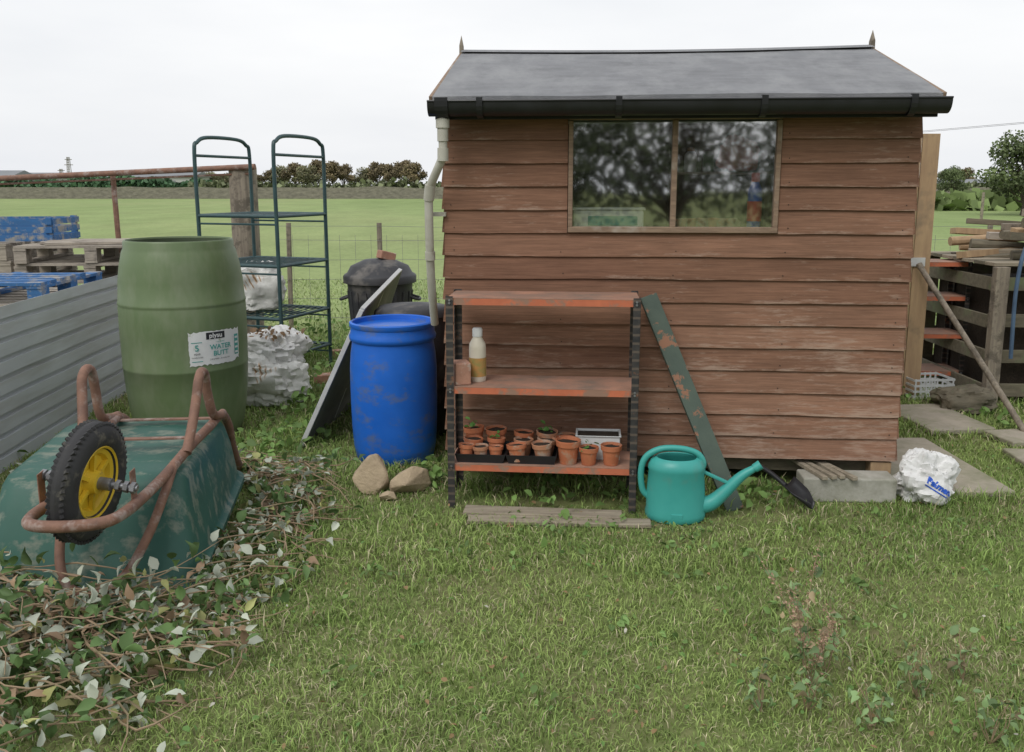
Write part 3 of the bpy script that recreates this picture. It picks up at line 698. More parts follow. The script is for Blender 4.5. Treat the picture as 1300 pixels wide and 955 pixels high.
# ------------------------------------------------------------------ barrels
def barrel(name,loc,prof,inner,mat,matin,label,seg=56,part='interior'):
    e=empty(name,loc,0,label,'water butt')
    b=B(); b.lathe(prof,seg); b.obj('body',mat,e)
    b=B(); b.lathe(inner,seg); b.obj(part,matin,e); return e
gp=[(0,0),(.27,0),(.297,.015),(.318,.07),(.337,.18),(.350,.30),(.3575,.43),(.3595,.433),(.3595,.445),(.3585,.448),(.362,.62),(.362,.80),(.360,.806),(.363,.813),(.363,.825),(.359,.832),(.351,.95),(.338,1.04),(.320,1.12),(.310,1.14),(.310,1.175),(.304,1.185),(.296,1.185),(.294,1.175)]
gb=barrel('water_butt',(-1.98,5.22,0),gp,[(.293,1.175),(.29,1.12),(.33,.98),(.34,.6),(.32,.35),(0,.34)],M_gbar,M_gbarin,'large olive green plastic water butt without a lid')
def gR(z):
    for (r0,z0),(r1,z1) in zip(gp,gp[1:]):
        if z0<=z<=z1 and z1>z0: return r0+(r1-r0)*(z-z0)/(z1-z0)
    return .36
lab0=math.radians(-69.1+28); lz=.575
def onbar(x,z,e): 
    a=lab0+x/.362; r=gR(lz+z)+e
    return V(r*math.cos(a),r*math.sin(a),lz+z)
b=B()
def patch_(b,x0,x1,z0,z1,e,mi,n=16,k=6):
    vs=[onbar(x0+(x1-x0)*i/n,z0+(z1-z0)*j/k,e) for j in range(k+1) for i in range(n+1)]
    b.add(vs,[(j*(n+1)+i,j*(n+1)+i+1,(j+1)*(n+1)+i+1,(j+1)*(n+1)+i) for j in range(k) for i in range(n)],mi,True)
# ragged edged backing
n_,k_=40,14; vs=[]
for j in range(k_+1):
    for i in range(n_+1):
        u,v=i/n_*2-1,j/k_*2-1
        ex=.165*(1-.035*abs(noise.noise(V(v*4,7 if u>0 else 3,0)))*2*(abs(u)>.9)); ez_=.10*(1-.08*abs(noise.noise(V(u*5,1 if v>0 else 5,2)))*2*(abs(v)>.8))
        if u>.75 and v<-.6: ez_*=.86
        vs.append(onbar(u*ex,v*ez_,.002))
b.add(vs,[(j*(n_+1)+i,j*(n_+1)+i+1,(j+1)*(n_+1)+i+1,(j+1)*(n_+1)+i) for j in range(k_) for i in range(n_)],3,True)
patch_(b,-.065,.05,.052,.092,.0035,1)
patch_(b,.122,.155,-.06,.060,.0032,2,6)
for i in range(4): patch_(b,.126,.150,-.052+i*.029,-.040+i*.029,.0045,0,4,1)
patch_(b,-.150,-.090,-.074,-.070,.0035,2); patch_(b,-.150,-.090,.036,.040,.0035,2)
def btext(s,size,x,z,mi,bold=0,e=.005):
    vs,fs=text_geo(s,size,bold); b.add([onbar(x+p.x,z+p.y,e) for p in vs],fs,mi)
btext('plysu',.040,-.008,.060,0,.0008); btext('5',.050,-.120,-.010,2,.0008); btext('YEAR',.016,-.120,-.034,1); btext('GUARANTEE',.011,-.120,-.052,1)
btext('WATER',.040,.022,-.008,2,.0008); btext('BUTT',.040,.022,-.046,2,.0008); btext('210 LITRES / 46 GALLON',.012,.015,-.070,1); btext('recycled',.015,.02,.030,2)
o=b.obj('label',[M_whitep,M_ink,M_tealp,M_lab],gb)
bb=barrel('water_barrel',(-.65,4.70,0),[(0,0),(.19,0),(.212,.02),(.226,.09),(.233,.2),(.236,.35),(.236,.52),(.230,.60),(.222,.655),(.221,.67),(.234,.682),(.236,.70),(.228,.715),(.226,.745),(.232,.752),(.232,.772),(.222,.778),(.216,.772)],[(.217,.772),(.214,.748),(.18,.742),(.12,.748),(0,.75)],M_blue,M_blue,'bright blue plastic barrel with closed top beside shed',part='lid')
kb=barrel('black_water_butt',(-.60,5.24,0),[(0,0),(.2,0),(.215,.03),(.225,.3),(.225,.6),(.220,.73)],[(.0,.80),(.08,.795),(.2,.78),(.230,.755),(.234,.73),(.228,.725),(.220,.73)],M_blackm,M_blackm,'squat black water butt with lid under downpipe',part='lid')

e=empty('dustbin',(-1.06,7.0,0),0,'black ribbed plastic dustbin with domed lid','dustbin')
b=B(); b.lathe([(0,0),(.2,0),(.21,.03),(.258,.70),(.266,.76)],40)
for k in range(20):
    a=2*math.pi*k/20; b.beam((.208*math.cos(a),.208*math.sin(a),.06),(.257*math.cos(a),.257*math.sin(a),.67),.02,.012,0,up=(math.cos(a),math.sin(a),0))
b.obj('body',M_blackm,e)
b=B(); b.lathe([(.272,.73),(.290,.735),(.292,.785),(.28,.80),(.26,.81),(.23,.865),(.12,.915),(0,.925)],40); b.obj('lid',M_blackm,e)
for s_ in (-1,1):
    b=B(); b.tube(catmull([(s_*.25,-.06,.62),(s_*.31,-.05,.60),(s_*.31,.05,.60),(s_*.25,.06,.62)],4),.012,8); b.obj('handle',M_blackm,e)
b=B(); b.box((0,0,.035),(.13,.09,.065)); o=b.obj('brick',M_brick,None,(-1.01,6.98,.912),(.0,.25,.6),.006); tag(o,'broken reddish brick on the dustbin lid','brick')

A=V(-1.22,4.86,.0);Bp=V(-1.10,6.02,.0);Cp=V(-.77,6.02,.92);D_=V(-.85,4.92,.80)
b=B(); nrm=(Bp-A).cross(D_-A).normalized()*.012
q=[A,Bp,Cp,D_]; b.add([p for p in q]+[p+nrm for p in q],[(3,2,1,0),(4,5,6,7),(0,1,5,4),(1,2,6,5),(2,3,7,6),(3,0,4,7)])
e=empty('leaning_sheet',(-1.17,5.4,0),0,'grey panel with pale metal edging leaning on barrel','panel')
o=b.obj('panel',M_dsheet,e); o.location=(1.17,-5.4,0)
b=B()
for p,q2 in ((A,D_),(D_,Cp),(A,Bp),(Bp,Cp),((A+Bp)/2,(Cp+D_)/2)): b.beam(p-nrm*.2,q2-nrm*.2,.026,.026,0,up=nrm)
o=b.obj('edging',M_alu,e,bevel=.002); o.location=(1.17,-5.4,0)

def rock(loc,size,seed,label):
    rr=random.Random(seed); bm=bmesh.new()
    for i in range(22):
        v=V(rr.gauss(0,1),rr.gauss(0,1),rr.gauss(0,1)).normalized(); bm.verts.new((v.x*size[0]/2,v.y*size[1]/2,max(-.32,v.z*.5)*size[2]+.32*size[2]))
    bmesh.ops.convex_hull(bm,input=bm.verts); bmesh.ops.delete(bm,geom=[v for v in bm.verts if not v.link_faces],context='VERTS')
    me=bpy.data.meshes.new('rock'); bm.to_mesh(me); bm.free(); me.materials.append(M_stone)
    o=link(me,'rock',None,loc,(0,0,rr.uniform(0,3)),.01); tag(o,label,'rock','rocks in front of the blue barrel')
rock((-.70,4.16,0),(.22,.18,.24),3,'pale angular sandstone rock in the grass')
rock((-.50,4.13,0),(.25,.16,.17),8,'tan angular sandstone rock in the grass')
rock((-.60,4.02,0),(.10,.08,.06),5,'small brown stone in the grass')

# ------------------------------------------------------------------ bags
def bag(loc,size,seed,label,rz=0,mats=None,name='plastic_bag',amp=.14,power=.75,fold=.06):
    b=B(); lump(b,size,seed,64,40,amp,1.5,0,power,None,fold); o=b.obj(name,mats or [M_white],None,loc,(0,0,rz)); tag(o,label,'bag'); return o
def stripmat():
    m,nt,b=new_mat('striped_bag')
    tc=N(nt,'ShaderNodeTexCoord'); mp=N(nt,'ShaderNodeMapping'); mp.inputs['Rotation'].default_value=(0,.5,.3); nt.links.new(tc.outputs['Object'],mp.inputs[0])
    wv=N(nt,'ShaderNodeTexWave'); wv.inputs['Scale'].default_value=10; wv.inputs['Distortion'].default_value=2.5; nt.links.new(mp.outputs[0],wv.inputs['Vector'])
    n=noise_n(nt,2.6,3)
    c=ramp(nt,wv.outputs['Fac'],[(.0,(.2,.15,.11)),(.06,(.2,.15,.11)),(.12,(.62,.36,.14)),(.30,(.62,.36,.14)),(.36,(.70,.70,.67)),(1,(.70,.70,.67))])
    c=mixc(nt,ramp(nt,n,[(.38,0),(.43,1)]),c,(.70,.70,.67)); nt.links.new(c,b.inputs['Base Color']); b.inputs['Roughness'].default_value=.4
    bump_n(nt,b,noise_n(nt,14,4),.5,.02); return m
M_strip=stripmat()
bag((-1.68,5.92,0),(.52,.38,.32),2,'white compost sack with faint orange stripes slumped',.2,[M_strip],name='compost_sack',fold=.09)
bag((-1.70,6.08,.22),(.48,.38,.28),4,'crumpled white plastic sack piled on another sack',-.3,fold=.09)
bag((-2.02,6.92,.52),(.40,.36,.36),6,'white compost sack resting on rack shelf',.4,[M_strip],name='compost_sack')
Vt_,F_,C_=scatter(np.stack([rng.normal(-1.68,.09,90),rng.normal(6.02,.07,90),rng.uniform(.455,.50,90)],1),rng.uniform(.02,.05,90),np.array([[.25,.16,.09]])*rng.uniform(.5,1.5,(90,1)),.8)
tag(link(np_mesh('dead_leaves',Vt_,F_,C_,LEAF),'dead_leaves'),'brown dead leaf debris lying on the sack','leaves',None,'stuff')
o=bag((1.985,4.03,.0),(.27,.21,.235),11,'slumped crumpled white plastic bag with blue lettering',.0,amp=.24,power=.9,fold=.10)
def onlump(o,x,z):
    ok,p,n,i=o.ray_cast(V(x,-2,z),V(0,1,0)); return p+V(0,-.003,0) if ok else V(x,-.10,z)
dg=bpy.context.evaluated_depsgraph_get(); dg.update()
b=B(); c0=(.02,.105); ca=math.cos(-.55);sa=math.sin(-.55)
tv,tf=text_geo('Palmers',.040,.0022)
b.add([onlump(o,c0[0]+p.x*ca-(p.y-.012)*sa,c0[1]+p.x*sa+(p.y-.012)*ca) for p in tv],tf,0)
for k in range(12):
    b.add([onlump(o,c0[0]+xx*ca-zz*sa,c0[1]+xx*sa+zz*ca) for xx,zz in ((-.07+k*.0105,-.022),(-.0595+k*.0105,-.022),(-.0595+k*.0105,-.028),(-.07+k*.0105,-.028))],[(0,1,2,3)],0)
b.obj('print',[M_bluep],o)
bag((3.05,5.75,0),(.42,.28,.16),14,'dark brown sack lying by the timber bin',.1,[M_dkwood])
for i,(x,y,r) in enumerate(((-1.42,6.6,.3),(-1.32,6.75,1.0),(-1.50,7.6,.2))):
    b=B(); b.box((0,0,.033),(.21,.10,.065)); o=b.obj('brick',M_brick,None,(x,y,0),(0,0,r),.005); tag(o,'loose old brick lying in weeds','brick','loose bricks behind the sacks')

# ------------------------------------------------------------------ staging rack
rk=empty('staging_rack',(-2.4,6.75,0),-.34,'tall dark green tubular greenhouse staging rack, empty shelves','rack')
RW,RD,RH=.70,.68,1.82
for x in (0,RW):
    b=B(); b.tube(catmull([(x,0,0),(x,0,.6),(x,0,1.2),(x,0,RH-.08),(x,.04,RH),(x,.16,RH+.04),(x,RD-.16,RH+.04),(x,RD-.04,RH),(x,RD,RH-.08),(x,RD,1.2),(x,RD,.6),(x,RD,0)],5),.015,8)
    b.tube([(x,0,RH-.10),(x,RD,RH-.10)],.011,8)
    b.obj('end_frame',M_rack,rk)
for z in (.20,.50,.90,1.27):
    b=B(); 
    for y in (0,RD): b.tube([(0,y,z),(RW,y,z)],.014,8); b.tube([(0,y,z-.06),(RW,y,z-.06)],.008,6)
    for x in (0.0,RW): b.tube([(x,0,z),(x,RD,z)],.013,8)
    for i in range(1,12): b.tube([(RW*i/12,0,z+.006),(RW*i/12,RD,z+.006)],.0045,5)
    for y in (.2,.4): b.tube([(0,y,z),(RW,y,z)],.006,6)
    b.obj('shelf',M_rack,rk)

# ------------------------------------------------------------------ profiled sheets
def csheet(p0,p1,h,label,z0=0):
    p0,p1=V(*p0,0),V(*p1,0); d=(p1-p0); L=d.length; t=d/L; nr=V(t.y,-t.x,0)
    if nr.x<0: nr=-nr
    prof=[];z=0.0;pitch=.100
    while z<h-.03:
        prof+=[(0.012,z),(.012,z+.070),(-.008,z+.072),(-.008,z+.095)]; z+=pitch
    prof=[p for p in prof if p[1]<=h]+[(.012,h)]
    b=B(); n=14; vs=[]
    for i in range(n+1):
        wv=noise.noise(V(i*.5,2,p0.x))*.012
        for (o_,z) in prof: vs.append(t*(L*i/n)+nr*(o_+wv)+V(0,0,z+z0))
    m=len(prof); fs=[(i*m+j,(i+1)*m+j,(i+1)*m+j+1,i*m+j+1) for i in range(n) for j in range(m-1)]
    b.add(vs,fs,0); o=b.obj('corrugated_sheet',M_sheet,None,p0); mm=o.modifiers.new('s','SOLIDIFY'); mm.thickness=.003
    tag(o,label,'metal sheet','pale profiled metal sheets'); return o
csheet((-2.64,3.4),(-2.86,6.6),.865,'long pale grey ribbed metal sheet standing on edge')
csheet((-2.74,4.3),(-2.97,6.9),.82,'pale grey ribbed metal sheet behind another sheet')

# ------------------------------------------------------------------ pallets
def pallet_mesh(mat,seed,miss=0):
    rr=random.Random(seed); b=B(); n=7
    for i in range(n):
        if rr.random()<miss: continue
        y=-.5+.05+i*(.9/(n-1)); b.box((rr.uniform(-.01,.01),y,.133),(1.2,.098,.02),Matrix.Rotation(rr.uniform(-.01,.01),3,'Z'))
    for x in (-.55,0,.55):
        b.box((x,0,.112),(.098,1.0,.02)); b.box((x,0,.011),(.098,1.0,.02))
        for y in (-.44,0,.44): b.box((x,y,.062),(.095,.11,.078))
    return b.mesh('wooden_pallet',mat)
PG=[pallet_mesh(M_pal,i) for i in range(3)]; PB=pallet_mesh(M_blw,9,.25)
def stack(cx,cy,n,rz,lab,blue=False):
    for i in range(n):
        me=PB if (blue and i==n-1) else random.choice(PG)
        o=link(me,'wooden_pallet',None,(cx+R_(-.03,.03),cy+R_(-.03,.03),.145*i),(0,0,rz+R_(-.03,.03)))
        tag(o,'broken blue painted wooden pallet on top of stack' if (blue and i==n-1) else lab,'pallet','stacked wooden pallets')
stack(-3.70,6.2,6,.05,'grey weathered wooden pallet in a stack',True)
stack(-3.50,7.65,7,.08,'grey weathered wooden pallet in a stack')
stack(-4.85,7.9,7,.02,'grey weathered wooden pallet in a stack')
e=empty('blue_crate',(-4.50,7.75,1.018),.1,'open blue painted timber crate on the pallets','crate')
b=B()
for z in (.035,.105,.175):
    for y in (-.3,.3): b.box((0,y,z),(1.1,.018,.050))
    for x in (-.55,.55): b.box((x,0,z),(.018,.58,.050))
b.obj('slats',M_blw,e)
for x in (-.52,.52):
    for y in (-.27,.27):
        b=B(); b.box((x,y,.105),(.045,.045,.21)); b.obj('post',M_blw,e)
for i in range(4):
    b=B(); b.box((0,0,.011),(.9+R_(-.1,.1),.09,.022)); o=b.obj('loose_board',M_pal,None,(-3.45+R_(-.05,.05),7.30+i*.13,1.016),(0,0,.25+R_(-.1,.1)),.002); tag(o,'loose grey board lying on stacked pallets','board','loose boards on the pallets')

fe=empty('rail_fence',(-2.42,8.0,0),0,'rusty pipe rail fence ending at old wooden post','fence')
b=B(); vs=[]
for k,z in enumerate((0,.5,1.0,1.45,1.66)):
    for i in range(8):
        a=2*math.pi*i/8+.39; r=.125*(1+.08*noise.noise(V(i,k,3))); vs.append(V(r*math.cos(a),r*math.sin(a)*.9,z+(.02*noise.noise(V(i,9,1)) if k==4 else 0)))
b.add(vs,[(k*8+i,k*8+(i+1)%8,(k+1)*8+(i+1)%8,(k+1)*8+i) for k in range(4) for i in range(8)]+[tuple(range(32,40))]); b.obj('post',M_postw,fe,bevel=.006)
b=B(); b.tube([(.15,-.13,1.66),(-2.6,.3,1.55),(-6,.8,1.47)],.026,10); b.obj('rail',M_rust,fe)
b=B(); b.tube([(.1,-.1,1.60),(-2.6,.33,1.50),(-6,.83,1.42)],.010,6); b.obj('rail',M_rust,fe)
for x,y in ((-1.25,.16),(-3.4,.47)):
    b=B(); b.tube([(x,y+.06,0),(x-.01,y+.04,1.62)],.025,8); b.obj('post',M_rust,fe)

wf=empty('wire_fence',(0,9.0,0),0,'low wire stock fence with thin wooden stakes','fence')
xs=[-2.3,-1.35,-.35,.9,2.4,3.6,4.9,6.4]
for x in xs:
    b=B(); b.tube([(x,0,0),(x+R_(-.02,.02),0,1.12)],.026,7); b.obj('post',M_postw,wf)
b=B()
for z in (.15,.35,.55,.75,.95,1.08): b.tube([(x,-.032,z+R_(-.01,.01)) for x in [-2.4]+xs[1:]],.0024,4)
x=-2.4
while x<6.4: b.tube([(x,-.034,.12),(x,-.034,1.0)],.0018,4); x+=.16
b.obj('wire',M_wire,wf)

# ------------------------------------------------------------------ wheelbarrow (upside down)
wb=empty('wheelbarrow',(-1.49,3.47,.0),.09,'upturned dark green wheelbarrow with rusty tubular frame','wheelbarrow')
def ring(cx,y0,y1,w0,w1,z0,z1,r,n=9):
    pts=[];cor=[(w1,y1,1,1),(-w1,y1,-1,1),(-w0,y0,-1,-1),(w0,y0,1,-1)]
    for q,(x,y,sx,sy) in enumerate(cor):
        a0=q*math.pi/2
        for i in range(n):
            a=a0+math.pi/2*i/(n-1); px=x-sx*r+r*math.cos(a); py=y-sy*r+r*math.sin(a)
            t=(py-y0)/(y1-y0); pts.append(V(cx+px,py,z0+(z1-z0)*t))
    return pts
CX=-.125
rings=[ring(CX,-.470,.47,.395,.395,.008,.15,.085),ring(CX,-.492,.485,.412,.412,.012,.155,.09),ring(CX,-.494,.485,.412,.412,.030,.175,.09),ring(CX,-.472,.465,.392,.394,.040,.185,.085),
       ring(CX,-.460,.455,.384,.388,.062,.20,.08),ring(CX,-.420,.435,.372,.378,.16,.27,.08),ring(CX,-.375,.415,.358,.364,.27,.35,.08),ring(CX,-.330,.395,.342,.348,.375,.425,.075),
       ring(CX,-.305,.38,.328,.335,.405,.450,.07),ring(CX,-.26,.35,.30,.305,.422,.463,.06),ring(CX,-.05,.2,.12,.13,.430,.464,.04)]
b=B(); m=len(rings[0]); vs=[p for r in rings for p in r]
for i,p in enumerate(vs):
    vs[i]=p+V(noise.noise(p*6)*.008,noise.noise(p*6+V(3,0,0))*.016,noise.noise(p*5+V(0,4,0))*.010)
fs=[(k*m+i,k*m+(i+1)%m,(k+1)*m+(i+1)%m,(k+1)*m+i) for k in range(len(rings)-1) for i in range(m)]+[tuple(range((len(rings)-1)*m,len(rings)*m))]
b.add(vs,fs,0,True); o=b.obj('tray',M_tray,wb); mm=o.modifiers.new('s','SOLIDIFY'); mm.thickness=.004
o['label']='scratched deep dark green steel tray'
tr=.0195
b=B(); h=[(.18,.95,.03),(.185,.75,.10),(.20,.55,.27),(.215,.44,.40),(.22,.30,.490),(.212,.1,.486),(.195,-.12,.474),(.170,-.35,.440),(.15,-.55,.425),(.145,-.74,.435),(.12,-.83,.44),(.05,-.86,.44)]
path=h+[(-x,y,z) for x,y,z in reversed(h)]
b.tube(catmull(path,5),tr,12); fr=b.obj('frame',M_rust,wb); fr['label']='rusty bent steel tube frame'
b=B(); pts=[(.180,-.30,.455),(.17,-.42,.37),(.13,-.50,.25),(.06,-.56,.13),(-.03,-.59,.085),(-.11,-.59,.10),(-.155,-.56,.17),(-.165,-.50,.30),(-.165,-.42,.42)]
b.tube(catmull(pts,5),.017,12); b.obj('front_stay',M_rust,wb)
for s_ in (-1,1):
    b=B(); k=.0 if s_<0 else -.035
    pts=[(s_*.20,-.20,.468),(s_*.22+k*.5,-.10,.56),(s_*.24+k,-.03,.67+k*.6),(s_*.245+k,.0,.735+k*.6),(s_*.245+k,.05,.76+k*.6),(s_*.245+k,.10,.735+k*.6),(s_*.245+k,.12,.66+k*.6),(s_*.24+k*.5,.14,.54),(s_*.23,.22,.508),(s_*.225,.30,.497)]
    b.tube(catmull(pts,6),tr,12); b.obj('leg',M_rust,wb)
for (ya,xx) in ((-.05,.2),(.25,.215)):
    b=B(); b.beam((-xx,ya,.488),(xx,ya,.488),.03,.006); b.obj('cross_strap',M_rust,wb)
wh=bpy.data.objects.new('wheel',None); COL.objects.link(wh); wh.parent=wb; wh.location=(-.005,-.63,.508); wh.rotation_euler=(0,math.radians(97),math.radians(-9)); wh.scale=(1.05,1.05,.95)
b=B(); Rm,rm=.148,.048; prof=[]
for k in range(25):
    a=2*math.pi*k/24; prof.append((Rm+rm*math.cos(a)*(1.0),rm*.98*math.sin(a)))
b.lathe(prof,64)
for k in range(60):
    a=2*math.pi*k/60
    for s_ in (-1,1):
        M=Matrix.Rotation(a+(.04 if s_>0 else 0),4,'Z')@Matrix.Translation((Rm+rm*.86,0,s_*.0185))@Matrix.Rotation(s_*.5,4,'Y')@Matrix.Rotation(s_*.45,4,'X')
        b.box((0,0,0),(.010,.010,.026),None,0,M)
b.obj('tyre',M_tyre,wh)
b=B(); b.lathe([(.112,.035),(.118,.040),(.122,.036),(.112,.028),(.095,.022),(.088,.006),(.045,.002),(.040,.012),(.036,.040),(.0,.042)],40)
b.lathe([(.112,-.035),(.118,-.040),(.122,-.036),(.112,-.028),(.095,-.022),(.088,-.006),(.045,-.002),(.040,-.012),(.036,-.040),(.0,-.042)][::-1],40)
for k in range(6):
    a=2*math.pi*k/6
    for s_ in (-1,1): b.beam((.036*math.cos(a),.036*math.sin(a),s_*.014),(.094*math.cos(a),.094*math.sin(a),s_*.014),.014,.016)
b.obj('rim',M_yellow,wh)
b=B(); b.tube([(0,0,-.18),(0,0,.18)],.010,12); b.tube([(0,0,-.085),(0,0,.085)],.021,14)
for z in (-.165,.165,-.11,.11,.14,-.14): b.tube([(0,0,z-.008),(0,0,z+.008)],.019,6,sm=False)
b.obj('axle',M_steel,wh)
for s_ in (-1,1):
    b=B(); b.beam((s_*.15-.01,-.63,.425),(s_*.15-.01,-.63,.545),.005,.05,0,up=(0,1,0)); b.obj('axle_bracket',M_rust,wb,bevel=.002)

# ------------------------------------------------------------------ bramble cuttings
def ph_(x,y):
    h=.17*math.exp(-(((x+1.95)/.75)**2+((y-2.8)/.75)**2)**1.2)
    h=max(h,.09*math.exp(-(((x+1.14)/.18)**2+((y-3.6)/.7)**2)))
    h=max(h,.09*math.exp(-(((x+1.3)/.35)**2+((y-4.25)/.3)**2)))
    return max(h,.10*math.exp(-(((x+2.15)/.25)**2+((y-3.8)/.7)**2)))
def ok_(x,y,m=.0):
    if y<1.95 or y>4.6 or x<-2.6 or x>-.84-.13*abs(y-3.6)+m: return False
    return not (abs(x+1.615)<.42 and -.51<y-3.47<.50)
LP=[];LC=[];LS=[]
def lcol():
    r=random.random(); k=R_(.6,1.5)
    if r<.32: k=R_(.8,1.2); return (.52*k,.56*k,.46*k)
    if r<.43: return (.32*k,.22*k,.14*k)
    if r<.52: return (.32*k,.33*k,.13*k)
    return (.12*k,.20*k,.07*k)
b=B(); made=0; tries=0
while made<400 and tries<6000:
    tries+=1
    r=random.random()
    if r<.5: xx,yy=random.gauss(-1.75,.48),random.gauss(2.75,.42)
    elif r<.78: xx,yy=random.gauss(-1.10,.14),random.gauss(3.6,.55)
    else: xx,yy=random.gauss(-1.6,.42),random.gauss(3.3,.8)
    if not ok_(xx,yy): continue
    a=random.uniform(-1.0,1.0)+(math.pi if random.random()<.5 else 0); L=R_(.18,.65); z=R_(.01,ph_(xx,yy)+.03)
    d=V(math.cos(a),math.sin(a),R_(-.12,.30)); pd=V(-d.y,d.x,0); bnd=R_(-.14,.14)
    P=[V(xx,yy,z)+d*(L*t)+pd*(bnd*math.sin(math.pi*t))+V(0,0,R_(0,.02)-.10*t*t*L) for t in (0,.2,.4,.6,.8,1)]
    P=[V(p.x,p.y,max(p.z,.012)) for p in P]
    if not all(ok_(p.x,p.y,.18) for p in P): continue
    made+=1; b.tube(P,[R_(.0025,.0046)*q for q in (1,.95,.88,.8,.65,.4)],5)
    if random.random()<.55:
        for k in range(int(L/.034)):
            t=R_(.05,1)*5; i=min(4,int(t)); p=P[i].lerp(P[i+1],t-i)
            q=V(p.x+R_(-.035,.035),p.y+R_(-.035,.035),max(.014,p.z+R_(-.01,.04)))
            if ok_(q.x,q.y,.15): LP.append(tuple(q)); LC.append(lcol()); LS.append(R_(.026,.066))
o=b.obj('bramble_stems',M_stem); tag(o,'tangle of cut brown bramble stems','stems',None,'stuff')
for i in range(2300):
    r=random.random()
    if r<.66: xx,yy=random.gauss(-1.8,.43),random.gauss(2.7,.42)
    elif r<.85: xx,yy=random.gauss(-1.12,.13),random.gauss(3.6,.55)
    else: xx,yy=random.gauss(-1.5,.42),random.gauss(3.3,.8)
    if ok_(xx,yy) : LP.append((xx,yy,R_(.014,.03)+random.random()**.7*ph_(xx,yy)*.95)); LC.append(lcol()); LS.append(R_(.024,.066))
Vt,F,C=scatter(np.array(LP),np.array(LS),np.array(LC),.8,CV,CF)
bl=link(np_mesh('bramble_cuttings',Vt,F,C,LEAF),'bramble_cuttings'); tag(bl,'heap of cut bramble leaves wilting on ground','cuttings',None,'stuff')

P=[];Cc=[];Sz=[]
def weedpatch(cx,cy,r,n,h,c=(.15,.25,.07),s=(.03,.07)):
    for i in range(n):
        x,y=random.gauss(cx,r),random.gauss(cy,r)
        P.append((x,y,R_(.02,h)*math.exp(-((x-cx)**2+(y-cy)**2)/(2*r*r)*.7)+.01)); k=R_(.6,1.5); Cc.append((c[0]*k,c[1]*k,c[2]*k)); Sz.append(R_(*s))
for (cx,cy,r,n,h) in ((.25,4.1,.2,90,.14),(-.42,4.25,.06,45,.16),(-1.35,5.6,.15,90,.16),(-1.3,5.0,.12,60,.12),(-1.25,6.4,.25,130,.3),(-.95,6.3,.15,80,.4),(-1.6,7.3,.3,200,.4),(-.7,7.6,.3,150,.35),
    (1.2,4.02,.1,40,.08),(2.5,5.9,.2,70,.2),(3.2,5.3,.2,60,.12),(3.6,5.2,.2,80,.3),(.65,4.06,.06,40,.12),(2.1,5.2,.1,60,.12),(-2.3,4.5,.2,110,.14),(-1.5,4.75,.2,90,.11),(-2.4,8.4,.5,160,.4)):
    weedpatch(cx,cy,r,n,h)
for i in range(40): weedpatch(R_(-.6,2.4),R_(2.2,3.9),.03,7,.03,(.16,.26,.08),(.02,.04))
P=np.array(P);Cc=np.array(Cc);Sz=np.array(Sz)
kk=~excl(P[:,0],P[:,1]); Vt,F,C=scatter(P[kk],Sz[kk],Cc[kk],.7)
tag(link(np_mesh('weeds',Vt,F,C,LEAF),'weeds'),'broad leaved weeds growing along the edges','weeds',None,'stuff')

def dock(loc,h,ns,seed,label,seedheads=True,leafc=(.08,.12,.04)):
    random.seed(seed); e=empty('weed_plant',loc,0,label,'plant','weeds in the near grass')
    b=B(); LP=[];LC=[];LS=[]
    for i in range(ns):
        a=R_(0,6.28); ln=R_(.1,.5); H=h*R_(.6,1.1); top=V(math.cos(a)*ln*H,math.sin(a)*ln*H,H)
        mid=top*.5+V(R_(-.03,.03),R_(-.03,.03),.04*H); pts=catmull([V(0,0,0),mid,top],5)
        b.tube(pts,[.0020*(1-.6*k/(len(pts)-1)) for k in range(len(pts))],5)
        for k in range(int(13*H/.35)):
            t=R_(.15,1.0); p=pts[min(len(pts)-1,int(t*(len(pts)-1)))]
            LP.append((p.x+R_(-.03,.03),p.y+R_(-.03,.03),p.z+R_(-.01,.02))); q=R_(.6,1.5)
            c=leafc if random.random()<.82 else (.34,.27,.16); LC.append(tuple(v*q for v in c)); LS.append(R_(.018,.042))
        if seedheads:
            SP=[];SC=[];SS=[]
            for k in range(80):
                t=R_(.45,1.0); p=pts[min(len(pts)-1,int(t*(len(pts)-1)))]
                SP.append((p.x+random.gauss(0,.008),p.y+random.gauss(0,.008),p.z+random.gauss(0,.012))); q=R_(.6,1.4); SC.append((.42*q,.28*q,.20*q)); SS.append(R_(.005,.011))
            Vt,F,C=scatter(np.array(SP),np.array(SS),np.array(SC),1.2); link(np_mesh('seed_head',Vt,F,C,LEAF),'seed_head',e)
    b.obj('stems',M_stem,e)
    Vt,F,C=scatter(np.array(LP),np.array(LS),np.array(LC),.6,CV,CF); link(np_mesh('leaves',Vt,F,C,LEAF),'leaves',e)
specs=[(.90,2.42,.38,6,True),(.98,2.50,.30,4,True),(.72,2.30,.17,5,False),(1.2,2.36,.17,6,False),(1.38,2.45,.18,5,False),(1.0,2.2,.18,6,False),(1.3,2.15,.17,6,False),(.85,2.30,.18,6,False),(1.48,2.25,.2,6,False)]
for i,(x,y,h,ns,sh) in enumerate(specs):
    dock((x,y,0),h,ns,50+i,'dried dock plant with reddish brown seed heads' if sh else 'straggly green bramble sprig growing in the grass',sh,(.20,.30,.13))
random.seed(99)

